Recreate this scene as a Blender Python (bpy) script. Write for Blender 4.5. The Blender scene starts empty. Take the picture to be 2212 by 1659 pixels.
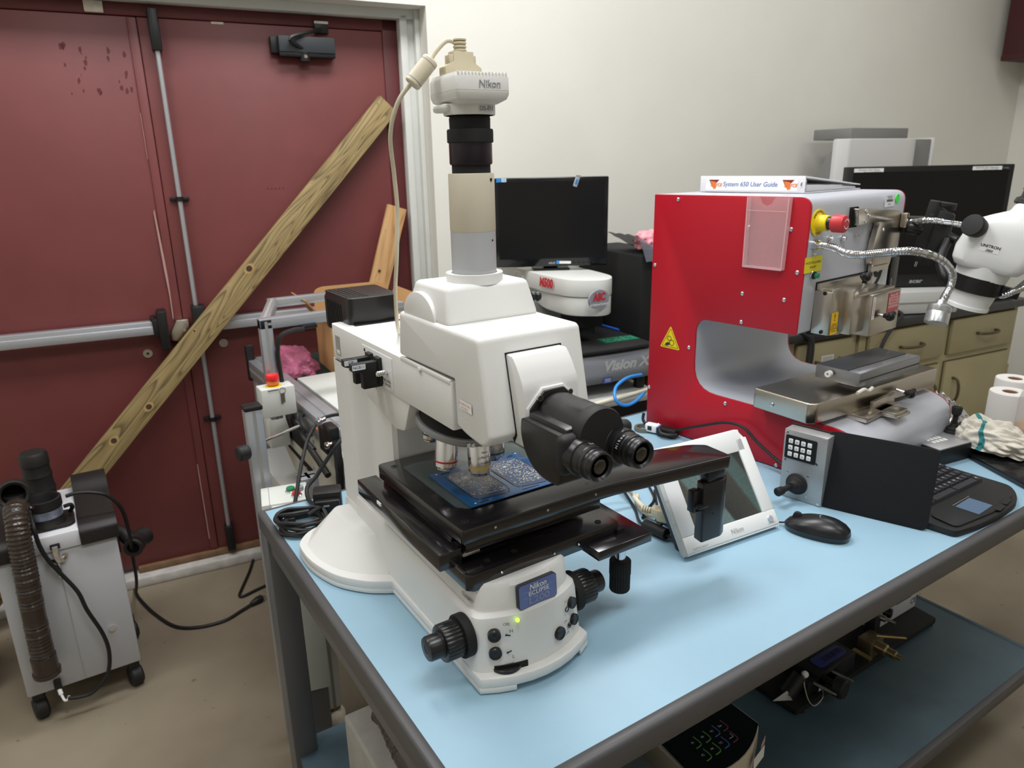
import bpy, bmesh, math, random
from mathutils import Vector, Matrix, noise
V=Vector; R=math.radians
SC=bpy.context.scene; COL=SC.collection
# ---------------------------------------------------------------- camera, world, lights, exposure
cam=bpy.data.cameras.new('camera'); cam.lens=25.214; cam.sensor_width=36; cam.sensor_fit='HORIZONTAL'; cam.clip_start=.02
co=bpy.data.objects.new('camera',cam); COL.objects.link(co)
co.matrix_world=Matrix(((.838981,.174582,-.515396,-.2904),(-.543837,.23632,-.805229,-.5498),(-.018781,.955863,.293212,1.56),(0,0,0,1)))
SC.camera=co
cam.dof.use_dof=True; cam.dof.focus_distance=1.12; cam.dof.aperture_fstop=8
SC.view_settings.view_transform='Standard'; SC.view_settings.look='None'; SC.view_settings.exposure=-0.14; SC.view_settings.gamma=1; SC.view_settings.use_curve_mapping=False
wd=bpy.data.worlds.new('world'); SC.world=wd; wd.use_nodes=True
wd.node_tree.nodes['Background'].inputs[0].default_value=(.9,.95,1,1); wd.node_tree.nodes['Background'].inputs[1].default_value=.12
def lamp(x,y,e,sx=1.2,sy=.6,z=3.40,rot=-6.97,col=(.985,.99,1)):
    l=bpy.data.lights.new('ceiling_lamp','AREA'); l.shape='RECTANGLE'; l.size=sx; l.size_y=sy; l.energy=e; l.color=col
    o=bpy.data.objects.new('ceiling_lamp',l); COL.objects.link(o); o.location=(x,y,z); o.rotation_euler=(0,0,R(rot)); return o
LAMPS=((.75,1.15,48),(2.7,.8,14),(-1.0,1.3,30),(.2,-.5,40),(2.4,-.8,13),(-1.8,-.8,14),(.3,-2.4,12))
for a in LAMPS: lamp(*a)
# ---------------------------------------------------------------- materials
def srgb(r,g,b):
    f=lambda c:(c/255/12.92 if c/255<=.04045 else ((c/255+.055)/1.055)**2.4)
    return (f(r),f(g),f(b),1)
MATS={}
def mat(name,rgb,rough=.5,metal=0,bump=0,bscale=200,var=0,vscale=8,coat=0,emit=None,es=1,alpha=1,trans=0,spec=.5,ior=1.45):
    if name in MATS: return MATS[name]
    m=bpy.data.materials.new(name); m.use_nodes=True; n=m.node_tree.nodes; L=m.node_tree.links; p=n['Principled BSDF']
    c=srgb(*rgb); p.inputs['Base Color'].default_value=c; p.inputs['Roughness'].default_value=rough; p.inputs['Metallic'].default_value=metal
    p.inputs['Coat Weight'].default_value=coat; p.inputs['Specular IOR Level'].default_value=spec; p.inputs['IOR'].default_value=ior
    p.inputs['Alpha'].default_value=alpha; p.inputs['Transmission Weight'].default_value=trans
    if emit: p.inputs['Emission Color'].default_value=srgb(*emit); p.inputs['Emission Strength'].default_value=es
    if bump or var: tc=n.new('ShaderNodeTexCoord')
    if bump:
        t=n.new('ShaderNodeTexNoise'); t.inputs['Scale'].default_value=bscale; t.inputs['Detail'].default_value=3; L.new(tc.outputs['Object'],t.inputs['Vector'])
        b=n.new('ShaderNodeBump'); b.inputs['Strength'].default_value=bump; b.inputs['Distance'].default_value=.001; L.new(t.outputs['Fac'],b.inputs['Height']); L.new(b.outputs['Normal'],p.inputs['Normal'])
    if var:
        t=n.new('ShaderNodeTexNoise'); t.inputs['Scale'].default_value=vscale; t.inputs['Detail'].default_value=6; t.inputs['Roughness'].default_value=.6; L.new(tc.outputs['Object'],t.inputs['Vector'])
        r=n.new('ShaderNodeMapRange'); r.inputs[1].default_value=.3; r.inputs[2].default_value=.7; r.inputs[3].default_value=1-var; r.inputs[4].default_value=1+var*.6; L.new(t.outputs['Fac'],r.inputs[0])
        x=n.new('ShaderNodeMix'); x.data_type='RGBA'; x.blend_type='MULTIPLY'; x.inputs[0].default_value=1; x.inputs[6].default_value=c; L.new(r.outputs[0],x.inputs[7]); L.new(x.outputs[2],p.inputs['Base Color'])
    MATS[name]=m; return m
def nodes(m): return m.node_tree.nodes,m.node_tree.links,m.node_tree.nodes['Principled BSDF']
WHITE=mat('microscope_white',(223,223,220),.42,bump=.25,bscale=900)
BLACK=mat('black_plastic',(22,22,23),.42,bump=.1,bscale=900)
BLK2=mat('satin_black',(27,26,27),.3)
MATTE=mat('matte_black',(20,20,20),.75)
ANOD=mat('black_anodized',(24,21,23),.17,spec=1.0)
RUB=mat('black_rubber',(26,26,26),.6)
STEEL=mat('stainless_steel',(196,188,176),.28,1,bump=.06,bscale=300)
CHROME=mat('chrome',(225,225,228),.12,1)
ALU=mat('aluminium_extrusion',(190,193,199),.38,.75)
SILV=mat('silver_paint',(178,182,190),.4,.35,bump=.15,bscale=1200)
INK=mat('dark_print',(40,42,48),.6)
WPR=mat('white_print',(232,232,232),.5)
PAPER=mat('white_label',(236,236,234),.55)
LGREY=mat('light_grey_paint',(198,199,196),.5)
GLASSD=mat('dark_screen_glass',(9,9,10),.22)
# ---------------------------------------------------------------- mesh builder
class MB:
    def __init__(s,sh=(0,0,0)): s.v=[]; s.f=[]; s.m=[]; s.mats=[]; s.sh=V(sh); s.X=None
    def mi(s,m):
        if m not in s.mats: s.mats.append(m)
        return s.mats.index(m)
    def add(s,vs,fs,m):
        k=len(s.v); X=s.X
        for p in vs:
            p=V(p)
            if X is not None: p=X@p
            s.v.append(p+s.sh)
        i=s.mi(m)
        for f in fs: s.f.append([a+k for a in f]); s.m.append(i)
        return s
    def bm(s,b,m):
        b.verts.index_update(); s.add([x.co.copy() for x in b.verts],[[x.index for x in f.verts] for f in b.faces],m); b.free(); return s
    def box(s,x0,x1,y0,y1,z0,z1,m,bev=0,seg=2):
        vs=[(x,y,z) for x in (x0,x1) for y in (y0,y1) for z in (z0,z1)]
        fs=[(0,1,3,2),(4,6,7,5),(0,4,5,1),(2,3,7,6),(0,2,6,4),(1,5,7,3)]
        if not bev: return s.add(vs,fs,m)
        return s.bev(vs,fs,m,bev,seg)
    def bev(s,vs,fs,m,bev,seg=2,ang=20):
        b=bmesh.new(); q=[b.verts.new(p) for p in vs]
        for f in fs:
            try: b.faces.new([q[i] for i in f])
            except ValueError: pass
        bmesh.ops.recalc_face_normals(b,faces=b.faces[:])
        es=[e for e in b.edges if len(e.link_faces)==2 and e.calc_face_angle(0)>R(ang)]
        bmesh.ops.bevel(b,geom=es,offset=bev,segments=seg,affect='EDGES',profile=.5,clamp_overlap=True)
        return s.bm(b,m)
    def prism(s,poly,ax,a,b,m,bev=0,seg=2,ang=20):
        f={'x':lambda p,t:(t,p[0],p[1]),'y':lambda p,t:(p[0],t,p[1]),'z':lambda p,t:(p[0],p[1],t)}[ax]
        n=len(poly); vs=[f(p,a) for p in poly]+[f(p,b) for p in poly]
        fs=[tuple(range(n))[::-1],tuple(range(n,2*n))]+[(i,(i+1)%n,(i+1)%n+n,i+n) for i in range(n)]
        if bev: return s.bev(vs,fs,m,bev,seg,ang)
        return s.add(vs,fs,m)
    def loft(s,rings,m,cap=(1,1),bev=0,seg=2,ang=25):
        n=len(rings[0]); vs=[p for r in rings for p in r]; fs=[]
        for k in range(len(rings)-1):
            for i in range(n): fs.append((k*n+i,k*n+(i+1)%n,(k+1)*n+(i+1)%n,(k+1)*n+i))
        if cap[0]: fs.append(tuple(range(n))[::-1])
        if cap[1]: fs.append(tuple(range((len(rings)-1)*n,len(rings)*n)))
        if bev: return s.bev(vs,fs,m,bev,seg,ang)
        return s.add(vs,fs,m)
    def lathe(s,prof,c,ax,m,seg=32,ribs=0,rd=0):
        z=V(ax).normalized(); x=z.orthogonal().normalized(); y=z.cross(x); c=V(c); rings=[]
        for r,h in prof:
            ring=[]
            for i in range(seg):
                a=2*math.pi*i/seg; rr=r-(rd if ribs and (i*ribs//seg*seg//ribs!=i) and i%(seg//ribs)<(seg//ribs)/2 and r>rd*3 else 0)
                ring.append(c+z*h+(x*math.cos(a)+y*math.sin(a))*max(rr,1e-5))
            rings.append(ring)
        return s.loft(rings,m)
    def cyl(s,p0,p1,r0,m,r1=None,seg=20,bev=0):
        p0=V(p0); d=V(p1)-p0; L=d.length; r1=r0 if r1 is None else r1
        pr=[(r0,0),(r1,L)] if not bev else [(r0-bev,0),(r0,bev),(r1,L-bev),(r1-bev,L)]
        return s.lathe(pr,p0,d,m,seg)
    def ring(s,c,ax,r0,r1,h,m,seg=32):
        z=V(ax).normalized(); c=V(c)
        return s.tor([(r0,0),(r1,0),(r1,h),(r0,h)],c,z,m,seg)
    def tor(s,prof,c,ax,m,seg=32):
        z=V(ax).normalized(); x=z.orthogonal().normalized(); y=z.cross(x); c=V(c); n=len(prof); vs=[];fs=[]
        for i in range(seg):
            a=2*math.pi*i/seg; d=x*math.cos(a)+y*math.sin(a)
            vs+=[c+z*h+d*r for r,h in prof]
        for i in range(seg):
            for j in range(n): fs.append((i*n+j,i*n+(j+1)%n,((i+1)%seg)*n+(j+1)%n,((i+1)%seg)*n+j))
        return s.add(vs,fs,m)
    def ball(s,c,r,m,sc=(1,1,1),seg=16):
        b=bmesh.new(); bmesh.ops.create_uvsphere(b,u_segments=seg,v_segments=max(6,seg//2),radius=r)
        for q in b.verts: q.co=V((q.co.x*sc[0]+c[0],q.co.y*sc[1]+c[1],q.co.z*sc[2]+c[2]))
        return s.bm(b,m)
    def tube(s,pts,r,m,seg=10,sub=8,rf=None,cap=True,smooth=True):
        P=spline(pts,sub) if smooth and len(pts)>2 else [V(p) for p in pts]
        n=len(P); rings=[]; t0=(P[1]-P[0]).normalized(); nx=t0.orthogonal().normalized(); L=0
        for i,p in enumerate(P):
            t=(P[min(i+1,n-1)]-P[max(i-1,0)]).normalized(); nx=(nx-t*nx.dot(t))
            nx=nx.normalized() if nx.length>1e-6 else t.orthogonal().normalized(); ny=t.cross(nx)
            if i: L+=(P[i]-P[i-1]).length
            rr=rf(L) if rf else r
            rings.append([p+(nx*math.cos(2*math.pi*k/seg)+ny*math.sin(2*math.pi*k/seg))*rr for k in range(seg)])
        return s.loft(rings,m,cap=(cap,cap))
    def poly(s,pts,m): return s.add(pts,[tuple(range(len(pts)))],m)
    def text(s,t,size,o,xd,yd,m,align='CENTER',lift=.0004,shear=0,wide=1,bold=0):
        cu=bpy.data.curves.new('t','FONT'); cu.body=t; cu.size=size; cu.align_x=align; cu.align_y='CENTER'; cu.resolution_u=3; cu.shear=shear; cu.offset=bold
        ob=bpy.data.objects.new('t',cu); COL.objects.link(ob); dg=bpy.context.evaluated_depsgraph_get()
        me=bpy.data.meshes.new_from_object(ob.evaluated_get(dg)); xd=V(xd).normalized(); yd=V(yd).normalized(); nn=xd.cross(yd); o=V(o)+nn*lift
        s.add([o+xd*q.co.x*wide+yd*q.co.y for q in me.vertices],[tuple(f.vertices) for f in me.polygons],m)
        bpy.data.objects.remove(ob); bpy.data.curves.remove(cu); bpy.data.meshes.remove(me); return s
    def label(s,o,xd,yd,w,h,m,lift=.0003,r=0,n=4):
        xd=V(xd).normalized(); yd=V(yd).normalized(); o=V(o)+xd.cross(yd)*lift
        P=rrect(w,h,r,n) if r else [(-w/2,-h/2),(w/2,-h/2),(w/2,h/2),(-w/2,h/2)]
        return s.poly([o+xd*a+yd*b for a,b in P],m)
    def obj(s,name,parent=None,ang=32,smooth=True):
        me=bpy.data.meshes.new(name); me.from_pydata([tuple(p) for p in s.v],[],s.f)
        for m in s.mats: me.materials.append(m)
        me.polygons.foreach_set('material_index',s.m); me.polygons.foreach_set('use_smooth',[smooth]*len(s.f))
        b=bmesh.new(); b.from_mesh(me); bmesh.ops.recalc_face_normals(b,faces=b.faces[:]); b.to_mesh(me); b.free()
        me.update()
        if smooth: me.set_sharp_from_angle(angle=R(ang))
        o=bpy.data.objects.new(name,me); COL.objects.link(o)
        if parent is not None: o.parent=parent
        return o
def spline(pts,sub=8):
    P=[V(p) for p in pts]; P=[P[0]*2-P[1]]+P+[P[-1]*2-P[-2]]; out=[]
    for i in range(1,len(P)-2):
        a,b,c,d=P[i-1:i+3]
        for k in range(sub):
            t=k/sub; out.append(.5*((2*b)+(c-a)*t+(2*a-5*b+4*c-d)*t*t+(3*b-a-3*c+d)*t**3))
    return out+[P[-2]]
def rrect(w,h,r,n=4,c=(0,0)):
    o=[]
    for cx,cy,a0 in ((w/2-r,h/2-r,0),(-w/2+r,h/2-r,90),(-w/2+r,-h/2+r,180),(w/2-r,-h/2+r,270)):
        for k in range(n+1): a=R(a0+90*k/n); o.append((c[0]+cx+r*math.cos(a),c[1]+cy+r*math.sin(a)))
    return o
def rpoly(P,rs,n=5):
    """round the corners of a 2d polygon; rs = one radius or one per corner"""
    out=[]; N=len(P)
    if not hasattr(rs,'__len__'): rs=[rs]*N
    for i in range(N):
        p=V((*P[i],0)); a=V((*P[i-1],0))-p; b=V((*P[(i+1)%N],0))-p; r=rs[i]
        if r<=0: out.append(tuple(p[:2])); continue
        r=min(r,a.length*.49,b.length*.49); q0=p+a.normalized()*r; q1=p+b.normalized()*r
        for k in range(n+1):
            t=k/n; q=q0*(1-t)**2+p*2*t*(1-t)+q1*t*t; out.append((q.x,q.y))
    return out
def thing(name,label,cat,loc=(0,0,0),yaw=0,group=None,kind=None):
    o=bpy.data.objects.new(name,None); COL.objects.link(o); o.location=loc; o.rotation_euler=(0,0,R(yaw)); o.empty_display_size=.05
    o['label']=label; o['category']=cat
    if group: o['group']=group
    if kind: o['kind']=kind
    return o
def tag(o,label,cat,group=None,kind=None):
    o['label']=label; o['category']=cat
    if group: o['group']=group
    if kind: o['kind']=kind
    return o
def struct(o): o['kind']='structure'; return o
WALLYAW=-6.970605
# ---------------------------------------------------------------- the room
def wall_mat(name,rgb,var=.03):
    return mat(name,rgb,.7,bump=.25,bscale=350,var=var,vscale=3)
CREAM=wall_mat('cream_wall_paint',(230,228,219)); TRIMW=mat('trim_white_paint',(205,206,200),.5,var=.05)
def red_door_mat():
    m=mat('dark_red_door_paint',(114,58,57),.45,bump=.15,bscale=60,var=.12,vscale=4); return m
DRED=red_door_mat()
DRED2=mat('dark_red_frame_paint',(88,34,34),.5,var=.15,vscale=6)
def floor_mat():
    m=mat('worn_epoxy_floor',(133,122,104),.55,bump=.15,bscale=80); n,L,p=nodes(m)
    tc=n.new('ShaderNodeTexCoord'); a=n.new('ShaderNodeTexNoise'); a.inputs['Scale'].default_value=1.7; a.inputs['Detail'].default_value=8; L.new(tc.outputs['Object'],a.inputs['Vector'])
    r=n.new('ShaderNodeValToRGB'); r.color_ramp.elements[0].position=.3; r.color_ramp.elements[0].color=srgb(112,101,85); r.color_ramp.elements[1].position=.7; r.color_ramp.elements[1].color=srgb(143,132,113); L.new(a.outputs['Fac'],r.inputs[0])
    v=n.new('ShaderNodeTexNoise'); v.inputs['Scale'].default_value=26; v.inputs['Detail'].default_value=2; L.new(tc.outputs['Object'],v.inputs['Vector'])
    q=n.new('ShaderNodeValToRGB'); q.color_ramp.elements[0].position=.70; q.color_ramp.elements[0].color=(0,0,0,1); q.color_ramp.elements[1].position=.76; q.color_ramp.elements[1].color=(.7,.7,.7,1); L.new(v.outputs['Fac'],q.inputs[0])
    x=n.new('ShaderNodeMix'); x.data_type='RGBA'; x.inputs[7].default_value=srgb(84,75,62); L.new(q.outputs[0],x.inputs[0]); L.new(r.outputs[0],x.inputs[6]); L.new(x.outputs[2],p.inputs['Base Color']); return m
def W(mb,name,parent=None,**k):
    o=mb.obj(name,parent,**k)
    if parent is None: o.rotation_euler.z=R(WALLYAW); struct(o)
    return o
W(MB().box(-3.2,4.6,-4.2,2.45,-.1,0,floor_mat()),'floor')
W(MB().box(-3.2,4.6,-4.2,2.45,3.5,3.6,mat('ceiling_tile',(225,225,220),.8,bump=.4,bscale=60)),'ceiling')
w=MB(); w.box(.79,4.47,2.20,2.45,0,3.5,CREAM); w.box(-1.16,.79,2.20,2.45,2.125,3.5,CREAM); w.box(-3.1,-1.16,2.20,2.45,0,3.5,CREAM); W(w,'wall_back')
W(MB().box(4.47,4.6,-4.2,2.45,0,3.5,CREAM),'wall_right'); W(MB().box(-3.2,-3.1,-4.2,2.45,0,3.5,CREAM),'wall_left')
W(MB().box(-3.2,4.6,-4.3,-4.2,0,3.5,CREAM),'wall_front')
# door casing: white outer frame with a bead, red stops inside it
t=MB()
t.box(.714,.742,2.285,2.35,0,2.105,TRIMW,.003); t.box(.742,.772,2.30,2.35,0,2.125,TRIMW,.002); t.box(.770,.79,2.275,2.35,0,2.125,TRIMW,.004)
t.box(-1.14,.79,2.285,2.35,2.092,2.125,TRIMW,.003); t.box(-1.16,-1.11,2.285,2.35,0,2.125,TRIMW,.003); W(t,'trim_1')
t=MB(); t.box(.655,.714,2.325,2.37,0,2.092,DRED2,.003); t.box(.640,.655,2.335,2.37,0,2.05,DRED2,.002); t.box(-1.11,.714,2.325,2.37,2.052,2.092,DRED2,.003); W(t,'trim_2')
PATCH=mat('bare_metal_patch',(196,186,172),.5,var=.2,vscale=60)
SILL=mat('scuffed_white_sill',(196,192,186),.65,var=.25,vscale=22,bump=.3,bscale=120); RUST=mat('worn_wood_strip',(124,96,70),.7,var=.3,vscale=30)
t=MB(); t.box(-1.16,.79,2.272,2.45,0,.040,SILL,.006); W(t,'trim_3')
t=MB(); t.box(-.48,.655,2.312,2.40,.040,.066,RUST,.004); W(t,'trim_4')
SCR=mat('scraped_paint',(176,138,132),.6); STN=mat('dark_door_stain',(92,42,42),.6)
DY=2.33
def leaf(name,x0,x1):
    d=MB(); d.box(x0,x1,DY,DY+.045,.062,2.05,DRED,.002); return d
d=leaf('door_1',-1.10,-.186)
d.box(-.212,-.184,DY-.006,DY,.07,2.048,DRED,.002)
for q in (((-.2235,1.42),(-.2195,1.43),(-.2125,1.27),(-.2105,1.18),(-.2125,1.04),(-.2165,1.03),(-.2155,1.12),(-.2195,1.22)),((-.2155,1.75),(-.214,1.75),(-.214,1.60),(-.2155,1.6)),((-.2135,.45),(-.2105,.45),(-.2095,.12),(-.213,.12))):
    d.poly([(x,DY-.0066,z) for x,z in q],SCR)
rs=random.Random(4)
for k in range(26):
    x=-.42+rs.random()*.2; z=1.80+rs.random()*.16; s_=.002+rs.random()*.006; d.poly([(x+math.cos(a)*s_*(.4+rs.random()*.6),DY-.0004,z+math.sin(a)*s_*(1+rs.random())) for a in (0,1,2,3,4,5)],STN)
d.box(-.20,-.17,DY+.02,DY+.04,.062,2.05,mat('seam_shade_red',(46,18,18),.7))  # added strip behind the leaf gap, seam shade put into its dark colour
door1=W(d,'door_1'); 
d=leaf('door_2',-.182,.655)
d.poly([(.05,DY-.0004,2.05),(.09,DY-.0004,2.05),(.09,DY-.0004,2.043),(.05,DY-.0004,2.043)],PATCH)
for k in range(5): x=.17+k*.014; d.poly([(x,DY-.0004,1.49),(x+.009,DY-.0004,1.492),(x+.007,DY-.0004,1.483)],STN)
door2=W(d,'door_2')
# panic bars, rods, closer
b=MB(); b.box(-1.02,-.284,2.272,2.305,.994,1.042,ALU,.003); b.box(-1.02,-.284,2.266,2.274,.994,1.024,ALU,.002); W(b,'push_bar',door1)
b=MB(); b.box(-.286,-.262,2.262,DY,.985,1.05,BLACK,.004); b.box(-.268,-.236,2.256,DY,.935,1.078,BLACK,.006); b.box(-.29,-.276,2.27,DY,1.04,1.056,BLACK,.003); W(b,'latch_housing',door1)
b=MB(); b.cyl((-.318,DY,.915),(-.318,DY-.006,.915),.016,STEEL,seg=20); b.cyl((-.318,DY-.006,.915),(-.318,DY-.009,.915),.005,INK,seg=8); W(b,'bolt_cap',door1)
b=MB(); b.prism([(-.232,.99),(-.205,1.035),(-.165,1.035),(-.165,.955),(-.19,.948),(-.232,.962)],'y',2.285,DY-.006,STEEL,.003)
for q in ((-.175,1.02),(-.183,.995),(-.175,.962)): b.cyl((q[0],2.285,q[1]),(q[0],2.281,q[1]),.005,CHROME,seg=10)
W(b,'strike_plate',door1)
b=MB(); b.box(-.33,-.275,2.315,DY+.01,2.055,2.09,PATCH,.002); W(b,'bracket_plate',door1)
b=MB(); b.cyl((-.133,2.305,.15),(-.133,2.305,1.96),.0085,ALU,seg=12); W(b,'latch_rod',door2)
for z0,z1,h in ((1.945,2.075,.016),(.062,.172,.016)):
    b=MB(); b.box(-.133-h,-.133+h,2.285,DY,z0,z1,BLACK,.005); W(b,'rod_housing',door2)
for z in (1.463,.632):
    b=MB(); b.box(-.165,-.101,2.316,DY,z-.007,z+.007,BLACK,.003); b.cyl((-.133,2.305,z-.008),(-.133,2.305,z+.008),.0125,BLACK,seg=14); W(b,'rod_clip',door2)
b=MB(); b.box(-.150,-.104,2.262,DY,.95,1.082,BLACK,.006); b.box(-.104,-.075,2.27,DY,.965,1.052,BLACK,.004); W(b,'latch_housing',door2)
b=MB(); b.box(-.076,.60,2.272,2.305,.986,1.034,ALU,.003); b.box(-.076,.60,2.266,2.274,.986,1.016,ALU,.002); W(b,'push_bar',door2)
b=MB(); b.cyl((-.054,DY,.922),(-.054,DY-.006,.922),.016,STEEL,seg=20); W(b,'bolt_cap',door2)
CLB=mat('dark_grey_closer',(50,54,58),.5)
b=MB(); b.box(.262,.462,2.28,DY,1.958,2.012,CLB,.004); b.box(.236,.262,2.295,DY,1.955,2.01,BLACK,.003); b.box(.262,.462,2.285,DY,1.944,1.962,BLACK,.003); b.cyl((.352,2.30,1.93),(.352,2.30,1.96),.02,BLACK,seg=16); b.cyl((.352,2.278,1.945),(.352,2.283,1.945),.006,STEEL,seg=10); W(b,'door_closer',door2)
b=MB(); b.box(.40,.45,2.315,DY,2.03,2.075,BLACK,.002); b.box(.40,.45,2.312,2.316,2.062,2.07,PATCH); b.tube([(.352,2.29,1.968),(.30,2.26,2.0),(.42,2.30,2.04)],.007,BLACK,seg=6); W(b,'closer_arm',door2)
# dark maroon cabinet end high on the right wall
o=thing('wall_cabinet','dark maroon cabinet corner high on the far right wall','cabinet',tuple((Matrix.Rotation(R(WALLYAW),3,'Z')@V((4.47,2.15,2.06)))),WALLYAW)
MAR=mat('maroon_cabinet',(70,28,30),.5); MB().box(-.30,0,-.55,-.0,.02,.6,MAR,.004).obj('body',o); MB().box(-.302,.0,-.552,.002,0,.03,MAR,.004).obj('base_trim',o)
# ---------------------------------------------------------------- the workbench
EDGE=mat('grey_bench_edging',(78,77,78),.42,var=.06,vscale=14); LEGM=mat('bench_steel_grey',(98,100,103),.4,.2); 
def lam():
    m=mat('blue_laminate',(146,180,199),.42,bump=.08,bscale=900,var=.03,vscale=9); return m
BLUE=lam()
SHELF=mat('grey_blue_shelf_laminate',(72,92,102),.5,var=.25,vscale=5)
bench=thing('workbench','long workbench with pale blue laminate top carrying the white microscope','workbench',(0,0,0))
MB().box(.006,1.794,.006,.909,.828,.86,BLUE,.001).obj('tabletop',bench)
e=MB(); e.box(-.006,1.806,-.006,.016,.818,.8615,EDGE,.008,3); e.box(-.006,.012,.006,.915,.818,.8615,EDGE,.006,3); e.box(1.788,1.806,.006,.915,.818,.8615,EDGE,.006,3); e.box(0,1.8,.905,.917,.818,.8605,EDGE,.003); e.obj('edge_trim',bench)
for x,y in ((0,.855),(1.75,.855),(1.75,.50)):
    l=MB(); l.box(x-.006,x+.048,y,y+.054,.0,.82,LEGM,.004); l.obj('leg',bench)
f=MB(); f.box(.0,.04,.06,.86,.785,.82,LEGM,.002); f.box(1.76,1.80,.06,.86,.785,.82,LEGM,.002); f.box(.05,1.75,.865,.905,.77,.82,LEGM,.002); f.box(.05,1.75,.70,.73,.79,.828,LEGM); f.obj('frame_rail',bench)
q=MB(); q.box(1.80,2.34,.29,.54,.596,.619,LEGM,.003); q.box(1.80,1.812,.30,.33,.60,.82,LEGM); q.box(1.80,1.812,.50,.53,.60,.82,LEGM); q.obj('side_shelf',bench)
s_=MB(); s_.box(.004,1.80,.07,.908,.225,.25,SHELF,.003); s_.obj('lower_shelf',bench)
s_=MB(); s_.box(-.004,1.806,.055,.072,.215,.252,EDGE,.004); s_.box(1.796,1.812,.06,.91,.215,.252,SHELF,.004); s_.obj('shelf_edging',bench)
# ---------------------------------------------------------------- the white microscope (coordinates: u across, y and z in bench coordinates)
OPT=(.2015,.35,.86)
def S(): return MB((0,-.35,-.86))
scope=thing('microscope','tall white inspection microscope with black binocular head and stage on the blue bench','microscope',OPT)
DKRED=mat('red_ring',(186,40,44),.4); YELR=mat('yellow_ring',(214,190,60),.4); GRNR=mat('green_ring',(20,96,84),.4)
SEAM=mat('seam_grey',(150,150,145),.6); VERYDK=mat('recess_dark',(12,12,12),.8)
def arc(hw,y0,mid,n=9): return [(-hw+2*hw*i/(n-1), y0-(y0-mid)*(1-(2*i/(n-1)-1)**2)) for i in range(n)]
# base
foot=[(.0925,.463)]+[tuple(q[:2]) for q in spline([(.1025,.4685,0),(.1315,.491,0),(.1655,.537,0),(.1850,.60,0),(.1885,.656,0),(.181,.69,0),(.150,.722,0),(.10,.735,0)],5)]
def outline(hw,y0,mid): return arc(hw,y0,mid)+foot+[(-a,b) for a,b in foot[::-1]]
b=S(); b.prism(outline(.094,.168,.140),'z',.870,.8865,WHITE,.003)
b.prism([(-.094,.168)]+arc(.094,.168,.140)[1:3]+[(-.042,.20),(-.042,.46),(-.16,.55),(-.16,.68),(.16,.68),(.16,.55),(.07,.46),(.07,.20)]+arc(.094,.168,.140)[-2:]+foot[:1]+foot[1:]+[(-a,c) for a,c in foot[::-1]],'z',.8625,.871,WHITE,.001)
for x,y in ((-.07,.2),(.07,.2),(-.13,.62),(.13,.62)): b.cyl((x,y,.8602),(x,y,.8635),.012,RUB,seg=14)
b.obj('base_plate',scope)
def body(z,hw,y0,mid,hb,yb): return [(*p,z) for p in rpoly(arc(hw,y0,mid)+[(hb,yb),(-hb,yb)],[.011]+[.02]*7+[.011,.02,.02])]
b=S(); b.loft([body(.884,.0925,.182,.153,.085,.66),body(.90,.0915,.184,.156,.084,.66),body(.957,.0880,.188,.162,.080,.66),body(.966,.0865,.1905,.1645,.079,.66),body(.970,.082,.194,.169,.078,.66)],WHITE)
b.loft([body(.966,.0795,.196,.171,.077,.66),body(.974,.0785,.1975,.173,.077,.66),body(1.004,.0760,.200,.177,.075,.66),body(1.010,.0735,.204,.182,.073,.66)],WHITE)
for u in (-1,1):
    sm=lambda L:[tuple(q[:2]) for q in spline([(*q,0) for q in L],5)]; f=sm([(.178,.665),(.1745,.60),(.154,.545),(.122,.506),(.086,.478)]); g=sm([(.113,.69),(.108,.63),(.102,.578),(.090,.556),(.066,.548)])
    lo=[(u*x,y,.885) for x,y in [(.15,.715)]+f+[(.05,.70)]]; hi=[(u*x,y,.9335) for x,y in [(.10,.70)]+g+[(.05,.69)]]
    b.loft([lo,hi],WHITE,bev=.005,seg=3)
b.text('CLAMP7',.0085,(-.0775,.222,.9815),(0,-1,0),(0,0,1),SEAM,lift=.0022,bold=.0003)
def fs(u): return .1549+.0283*(u/.0917)**2
def onf(u,z): k=max(0,(z-.90)/.057); return V((u,fs(u)+.0055*k-.0002,z)), V((1,2*.0283*u/.0917**2,0)).normalized(), V((0,.085,1)).normalized()
def ftext(t,sz,u,z,**k): o,X,Z=onf(u,z); b.text(t,sz,o,X,Z,INK,lift=.0012,**k)
ftext('OBJ',.0058,-.0495,.9575); ftext('H',.0074,-.0435,.946); ftext('L',.0074,-.043,.907); ftext('LAMP',.0060,-.050,.896); ftext('|',.0045,-.0555,.8912,bold=.0004)
ftext('EPI',.0054,.0490,.924); ftext('DIA',.0054,.0520,.904); ftext('A.S',.0054,.0520,.9545)
for z,d in ((.9415,1),(.9145,-1)):
    o,X,Z=onf(-.0485,z); N=X.cross(Z)*.0012
    b.poly([o+N+X*x+Z*y*d for x,y in ((-.0042,.0),(-.001,.0030),(-.0016,.001),(.0038,-.0010),(.0038,-.0030),(-.0026,-.0012),(-.0021,-.0030))],INK)
for u,z,rr_ in ((.0545,.9405,.0042),(.0582,.9130,.0042)):
    o,X,Z=onf(u,z); N=X.cross(Z); b.tor([(rr_-.0007,.0),(rr_,.0),(rr_,.0014),(rr_-.0007,.0014)],o,N,INK,22)
    if z<.92: b.tor([(.0012,.0),(.0018,.0),(.0018,.0014),(.0012,.0014)],o,N,INK,12)
b.obj('base_housing',scope)
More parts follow.
